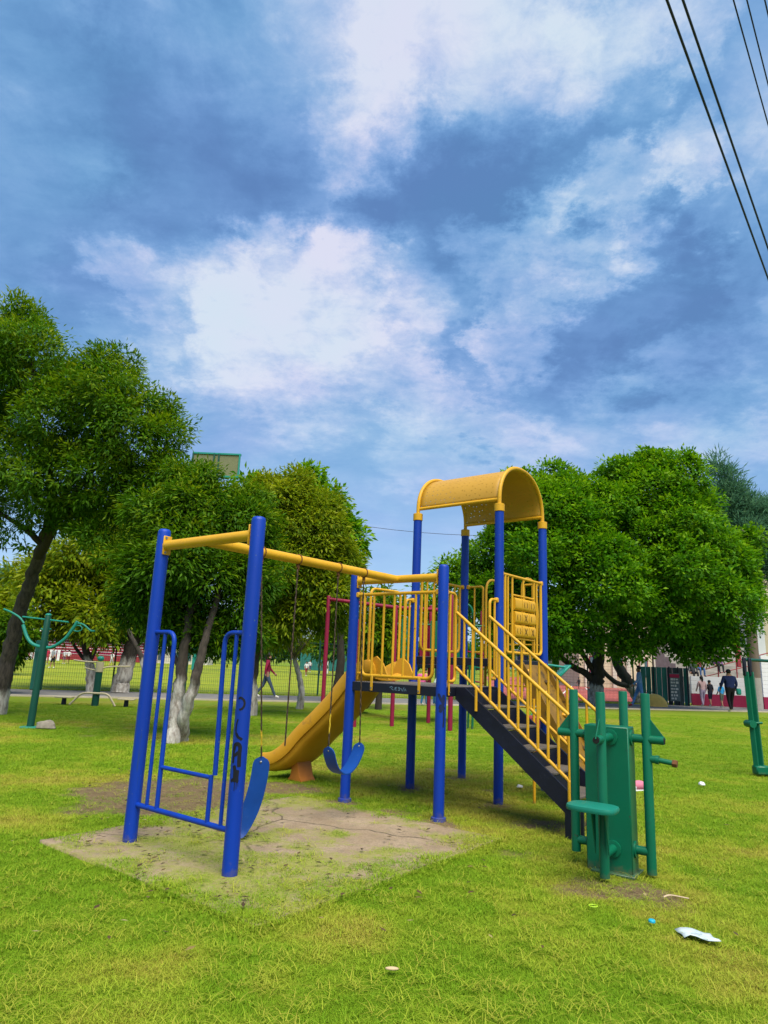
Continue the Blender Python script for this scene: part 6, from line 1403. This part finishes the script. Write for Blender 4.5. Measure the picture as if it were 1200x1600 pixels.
g = fl(1143, 1112); person(g, R(8), 1.86, (.012, .022, .09), (.006, .006, .008), SHOEW, 'man seen from behind in a navy jacket and black trousers on the path', stride=.12, build=1.35, jacket=True)
bag = MB().box((g.x + .43, g.y + .05, .92), (.22, .16, .30), .05).build('cloth_bag', TEAL); tag(bag, 'small teal bag hanging at the right hand of the man in navy', 'bag')
g = fl(1099, 1104); person(g, R(10), 1.50, (.55, .36, .36), (.40, .32, .44), SHOEW, 'woman from behind in a pale pink top and lavender trousers near the white wall', stride=.14, build=1.1, hair='long')
g = fl(1111, 1104); person(g, R(15), 1.32, (.012, .012, .02), (.012, .014, .035), SHOEW, 'boy in black shirt and dark shorts beside the woman in lavender trousers', stride=.15, sleeves=False, shorts=True)
g = fl(1129, 1106); person(g, R(20), 1.22, (.03, .30, .62), (.12, .14, .10), SHOEW, 'small child in a bright blue shirt half hidden by the man in navy', stride=.15, sleeves=False, shorts=True)
g = fl(662, 1103); person(g, R(-60), 1.40, (.60, .30, .15), (.03, .15, .30), SHOEW, 'child with a pink backpack on the path seen under the railings', stride=.1, sleeves=False)
bp_ = MB(); bp_.box((g.x - .12, g.y - .15, 1.0), (.34, .20, .42), .08); o = bp_.build('backpack', mat('pink_pack', (.60, .10, .28), .7)); tag(o, 'pink backpack with a dark base worn by the child behind the railings', 'backpack')
MB().box((g.x - .12, g.y - .16, .84), (.345, .205, .12), .05).build('dark_base', PURPLE, o)
g = fl(679, 1103); person(g, R(-70), 1.50, (.50, .60, .52), (.03, .13, .32), SHOEW, 'person in a pale flowered shirt leaning forward behind the railings', bend=.7, sleeves=False, hair='long')
g = fl(861, 1101); person(g, R(160), 1.62, (.58, .30, .32), (.10, .11, .16), SHOEB, 'person in a pale pink shirt with dark hair beyond the pale green bench arm', sleeves=False, hair='long')
# people sitting on the steps
gz = gs.location
def sitter(px, py, Y, top, legs, label): p = dp(px, py, Y); person(Vector((p.x, Y, p.z)), R(180), 1.6, top, legs, SHOEB, label, 'people sitting on the grandstand', seated=True)
sitter(1122, 1052, 40.6, (.16, .03, .22), (.02, .02, .03), 'sitter in purple with dark trousers high on the grandstand'); sitter(1083, 1064, 40.4, (.05, .06, .07), (.015, .015, .02), 'sitter in a dark grey shirt low on the grandstand by the hoarding'); sitter(1093, 1058, 40.8, (.38, .06, .10), (.05, .12, .3), 'sitter in a red shirt on the grandstand above the woman in pink')
# players far out on the field
far_p = [(478, 1056, 68, (.62, .62, .64), (.30, .02, .04), 'child in white shirt and red shorts running on the field by the magenta post', 1.35), (484, 1043, 90, (.62, .62, .64), (.05, .06, .2), 'farther player in white just above the running child', 1.5),
         (499, 1052, 75, (.6, .62, .64), (.55, .55, .58), 'player all in white close beside the magenta swing post', 1.5), (533, 1041, 95, (.62, .62, .62), (.4, .4, .45), 'distant player in white near the far goal', 1.6), (545, 1041, 100, (.5, .55, .62), (.4, .4, .45), 'distant player in pale blue near the far goal', 1.6), (527, 1040, 98, (.45, .12, .1), (.3, .2, .2), 'distant player in red near the far goal', 1.6),
         (72, 1037, 70, (.40, .02, .06), (.45, .05, .08), 'player in a red kit on the left field beneath the bleachers', 1.6), (81, 1047, 58, (.34, .36, .40), (.012, .012, .016), 'man in a grey shirt and black trousers on the left field', 1.65), (100, 1035, 78, (.55, .55, .6), (.2, .1, .15), 'player in white and purple on the left field', 1.5), (106, 1034, 80, (.62, .62, .62), (.2, .02, .03), 'player in a white shirt right of the pair on the left field', 1.5),
         (174, 1036, 72, (.62, .62, .60), (.45, .45, .45), 'player in white behind the beige handlebars', 1.5), (290, 1036, 85, (.6, .6, .62), (.35, .05, .06), 'player in white and red glimpsed between the blue bars', 1.5), (996, 1062, 90, (.6, .6, .62), (.3, .3, .32), 'tiny walker in white on the far edge of the red court', 1.6), (905, 1081, 60, (.03, .03, .04), (.02, .02, .03), 'person in black crouching on the red court behind the ficus trunk', 1.0)]
for x, y, Y, tp_, lg, lab, h in far_p:
    p = dp(x, y, Y); person(Vector((p.x, Y, .012)), rs.rand() * 6.28, h, tp_, lg, SHOEW, lab, 'people far out on the sports field', stride=.3 * rs.rand(), sleeves=False, shorts=True)
